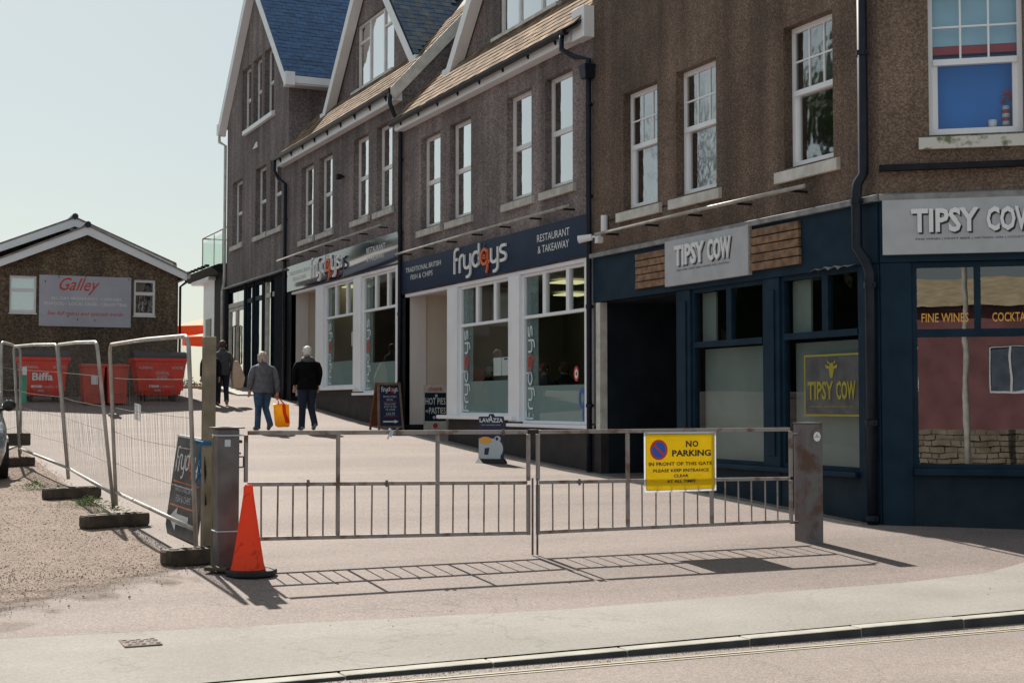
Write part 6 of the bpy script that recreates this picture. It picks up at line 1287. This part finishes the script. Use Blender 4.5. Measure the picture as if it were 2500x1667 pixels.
t = thing('drain_grating', (-.68, -2.55, gz(-2.5)), 'worn brick coloured drain grating in the tarmac by the shadow of the corner', 'drain cover'); z = gz(-2.5)
for i in range(9):
    a = Vector((-.86 + i * .035, -2.28 - i * .065, gz(-2.3 - i * .065) + .006)); q = MB(); q.obox(a + Vector((.1, 0, 0)), (.16, .03, 0), (-.008, .022, 0), (0, 0, .008)); q.build('bar', 'gravel_base', t, bevel=.003)

# ------------------------------------------------------------------ what stands behind the camera and to the left, seen in the panes
Qo = Vector((-20.3, -32.2, -.3)); ao = Vector((.870, -.493, 0)).normalized(); ao = Vector((.829, -.559, 0)); bo_ = Vector((-.559, -.829, 0))
def FO(a, b, c): return Qo + ao * a + bo_ * b + Vector((0, 0, c))
t = thing('red_building', FO(0, 2, 0), 'long red walled building with cream roof across the road, reflected in the corner pane', 'building')
w = MB(FO); wall(w, -14, 14, 0, 5.3, [(a, a + 1.6, 2.2, 3.9) for a in (-11, -7, -3.2, .9, 4.6, 8.5)], 0, .15); w.quad((-14, 0, 0), (-14, 8, 0), (-14, 8, 5.3), (-14, 0, 5.3)); w.quad((14, 0, 0), (14, 8, 0), (14, 8, 5.3), (14, 0, 5.3)); w.build('wall', 'red_wall', t)
q = MB(FO); q.ext([(-14.3, -.4, 5.35), (-14.3, 4, 6.75), (-14.3, 8.4, 5.35), (-14.3, 4, 6.6)], (28.6, 0, 0)); q.build('roof', 'cream_roof', t)
for a in (-11, -7, -3.2, .9, 4.6, 8.5):
    f = MB(FO); f.box(a, a + .08, .05, .13, 2.2, 3.9); f.box(a + 1.52, a + 1.6, .05, .13, 2.2, 3.9); f.box(a + .76, a + .84, .05, .13, 2.28, 3.82); f.box(a + .08, a + 1.52, .05, .13, 3.82, 3.9); f.box(a + .08, a + 1.52, .05, .13, 2.2, 2.28); wd = f.build('window', 'white', t); MB(FO).quad((a + .08, .1, 2.28), (a + 1.52, .1, 2.28), (a + 1.52, .1, 3.82), (a + .08, .1, 3.82)).build('pane', 'pane_grey', wd)
Qw = Vector((-10.3, -17.2, -.3))
t = thing('rubble_wall', Qw, 'low rubble stone wall behind the pavement across the road, reflected in the corner pane', 'wall'); q = MB()
for r_ in range(8):
    a = -9 + rnd.uniform(0, .2)
    while a < 9:
        L = rnd.uniform(.18, .45); hgt = .14
        c = Qw + ao * (a + L / 2) + Vector((0, 0, .07 + r_ * hgt)); q.obox(c + bo_ * rnd.uniform(-.02, .02), ao * (L / 2 - .012), bo_ * .18, Vector((rnd.uniform(-.01, .01), 0, hgt / 2 - .012))); a += L
o = q.build('stone', 'rubble', t); o['kind'] = 'stuff'; q = MB(); q.obox(Qw + Vector((0, 0, .5)), ao * 9, bo_ * .155, (0, 0, .52)); q.build('mortar', 'mortar', t)
t = thing('lamp_post', (-9.2, -15.8, -.3), 'pale lamp post across the road, reflected in the corner pane', 'lamp post'); MB().tube([(-9.2, -15.8, -.3), (-9.2, -15.8, 1), (-9.2, -15.8, 6.2), (-8.9, -15.4, 6.6), (-8.4, -14.9, 6.7)], [.09, .08, .05, .045, .04], 10).build('pole', 'white_old', t, smooth=True); MB().box(-8.6, -8.1, -15.0, -14.8, 6.6, 6.75).build('lamp_head', 'galv', t)
def tree(x, y, h, r_, n, m, label, dense=True):
    t = thing('tree', (x, y, gz(y)), label, 'tree', 'trees beyond the gravel'); z0 = gz(y); q = MB(); q.tube([(x, y, z0 - .1), (x + .1, y, z0 + h * .3), (x - .1, y + .1, z0 + h * .6), (x, y, z0 + h * .92)], [.3, .22, .13, .03], 8)
    tips = []
    for i in range(22):
        a = rnd.uniform(0, 6.28); zz = rnd.uniform(.22, .85) * h; L = r_ * (1 - abs(zz / h - .45) * 1.1) * rnd.uniform(.7, 1.1); p0 = Vector((x, y, z0 + zz)); p1 = p0 + Vector((math.cos(a) * L, math.sin(a) * L, L * .35)); q.tube([p0, p0.lerp(p1, .5) + Vector((0, 0, .1)), p1], [.07, .045, .012], 5); tips.append((p0, p1))
    q.build('trunk', 'bark', t); q = MB()
    for i in range(n):
        p0, p1 = rnd.choice(tips); p = p0.lerp(p1, rnd.uniform(.35, 1.1)) + Vector((rnd.gauss(0, .45), rnd.gauss(0, .45), rnd.gauss(0, .4))); a = Vector((rnd.gauss(0, 1), rnd.gauss(0, 1), rnd.gauss(0, .6))).normalized() * rnd.uniform(.06, .13); b_ = a.cross(Vector((rnd.gauss(0, 1), rnd.gauss(0, 1), 1))).normalized() * .045; q.add([p - a, p + b_, p + a, p - b_], [(0, 1, 2, 3)])
    for p0, p1 in (tips if dense else []): q.ell(p0.lerp(p1, .75), 1.0, 1.0, .8, 9, 6)
    q.build('crown', m, t)
q = MB(); core = MB()
for i in range(190):
    if i < 120: x, y = rnd.uniform(-75, -14.5), rnd.uniform(50, 62)
    else: x, y = rnd.uniform(-34, -27), rnd.uniform(8, 52)
    h_ = rnd.uniform(7, 11) * (.88 if y > 48 else .7); r_ = rnd.uniform(1.6, 3); z0 = gz(y); core.ell((x, y, z0 + h_ * .47), r_ * .95, r_ * .95, h_ * .52, 10, 7)
    for k in range(130):
        a = Vector((rnd.gauss(0, 1), rnd.gauss(0, 1), rnd.gauss(0, 1))).normalized(); p = Vector((x + a.x * r_, y + a.y * r_, z0 + h_ * .5 + a.z * h_ * .52)); d_ = Vector((rnd.gauss(0, 1), rnd.gauss(0, 1), rnd.gauss(0, 1))).normalized() * rnd.uniform(.1, .26); b_ = d_.orthogonal().normalized() * .1; q.add([p - d_, p + b_, p + d_, p - b_], [(0, 1, 2, 3)])
q.v += []; o_ = len(q.v); q.f += [tuple(i + o_ for i in f) for f in core.f]; q.v += core.v
tag(q.build('woodland', 'leaf_dark', at=(-30, 40, 1.5)), 'dark belt of trees left of the cafe, seen only in the shop panes', 'woodland', kind='stuff')
tree(-18.5, 22.0, 13.5, 4.6, 7000, 'leaf_dark', 'dense dark evergreen tree left of the cafe, reflected in the upstairs pub panes')
tree(-18.0, 32.5, 13, 4.4, 500, 'leaf_dark', 'thinly leaved tree beyond the evergreen, reflected in the upstairs pub panes', False)

# ------------------------------------------------------------------ cached dependency graph up to date before the render
bpy.context.view_layer.update()
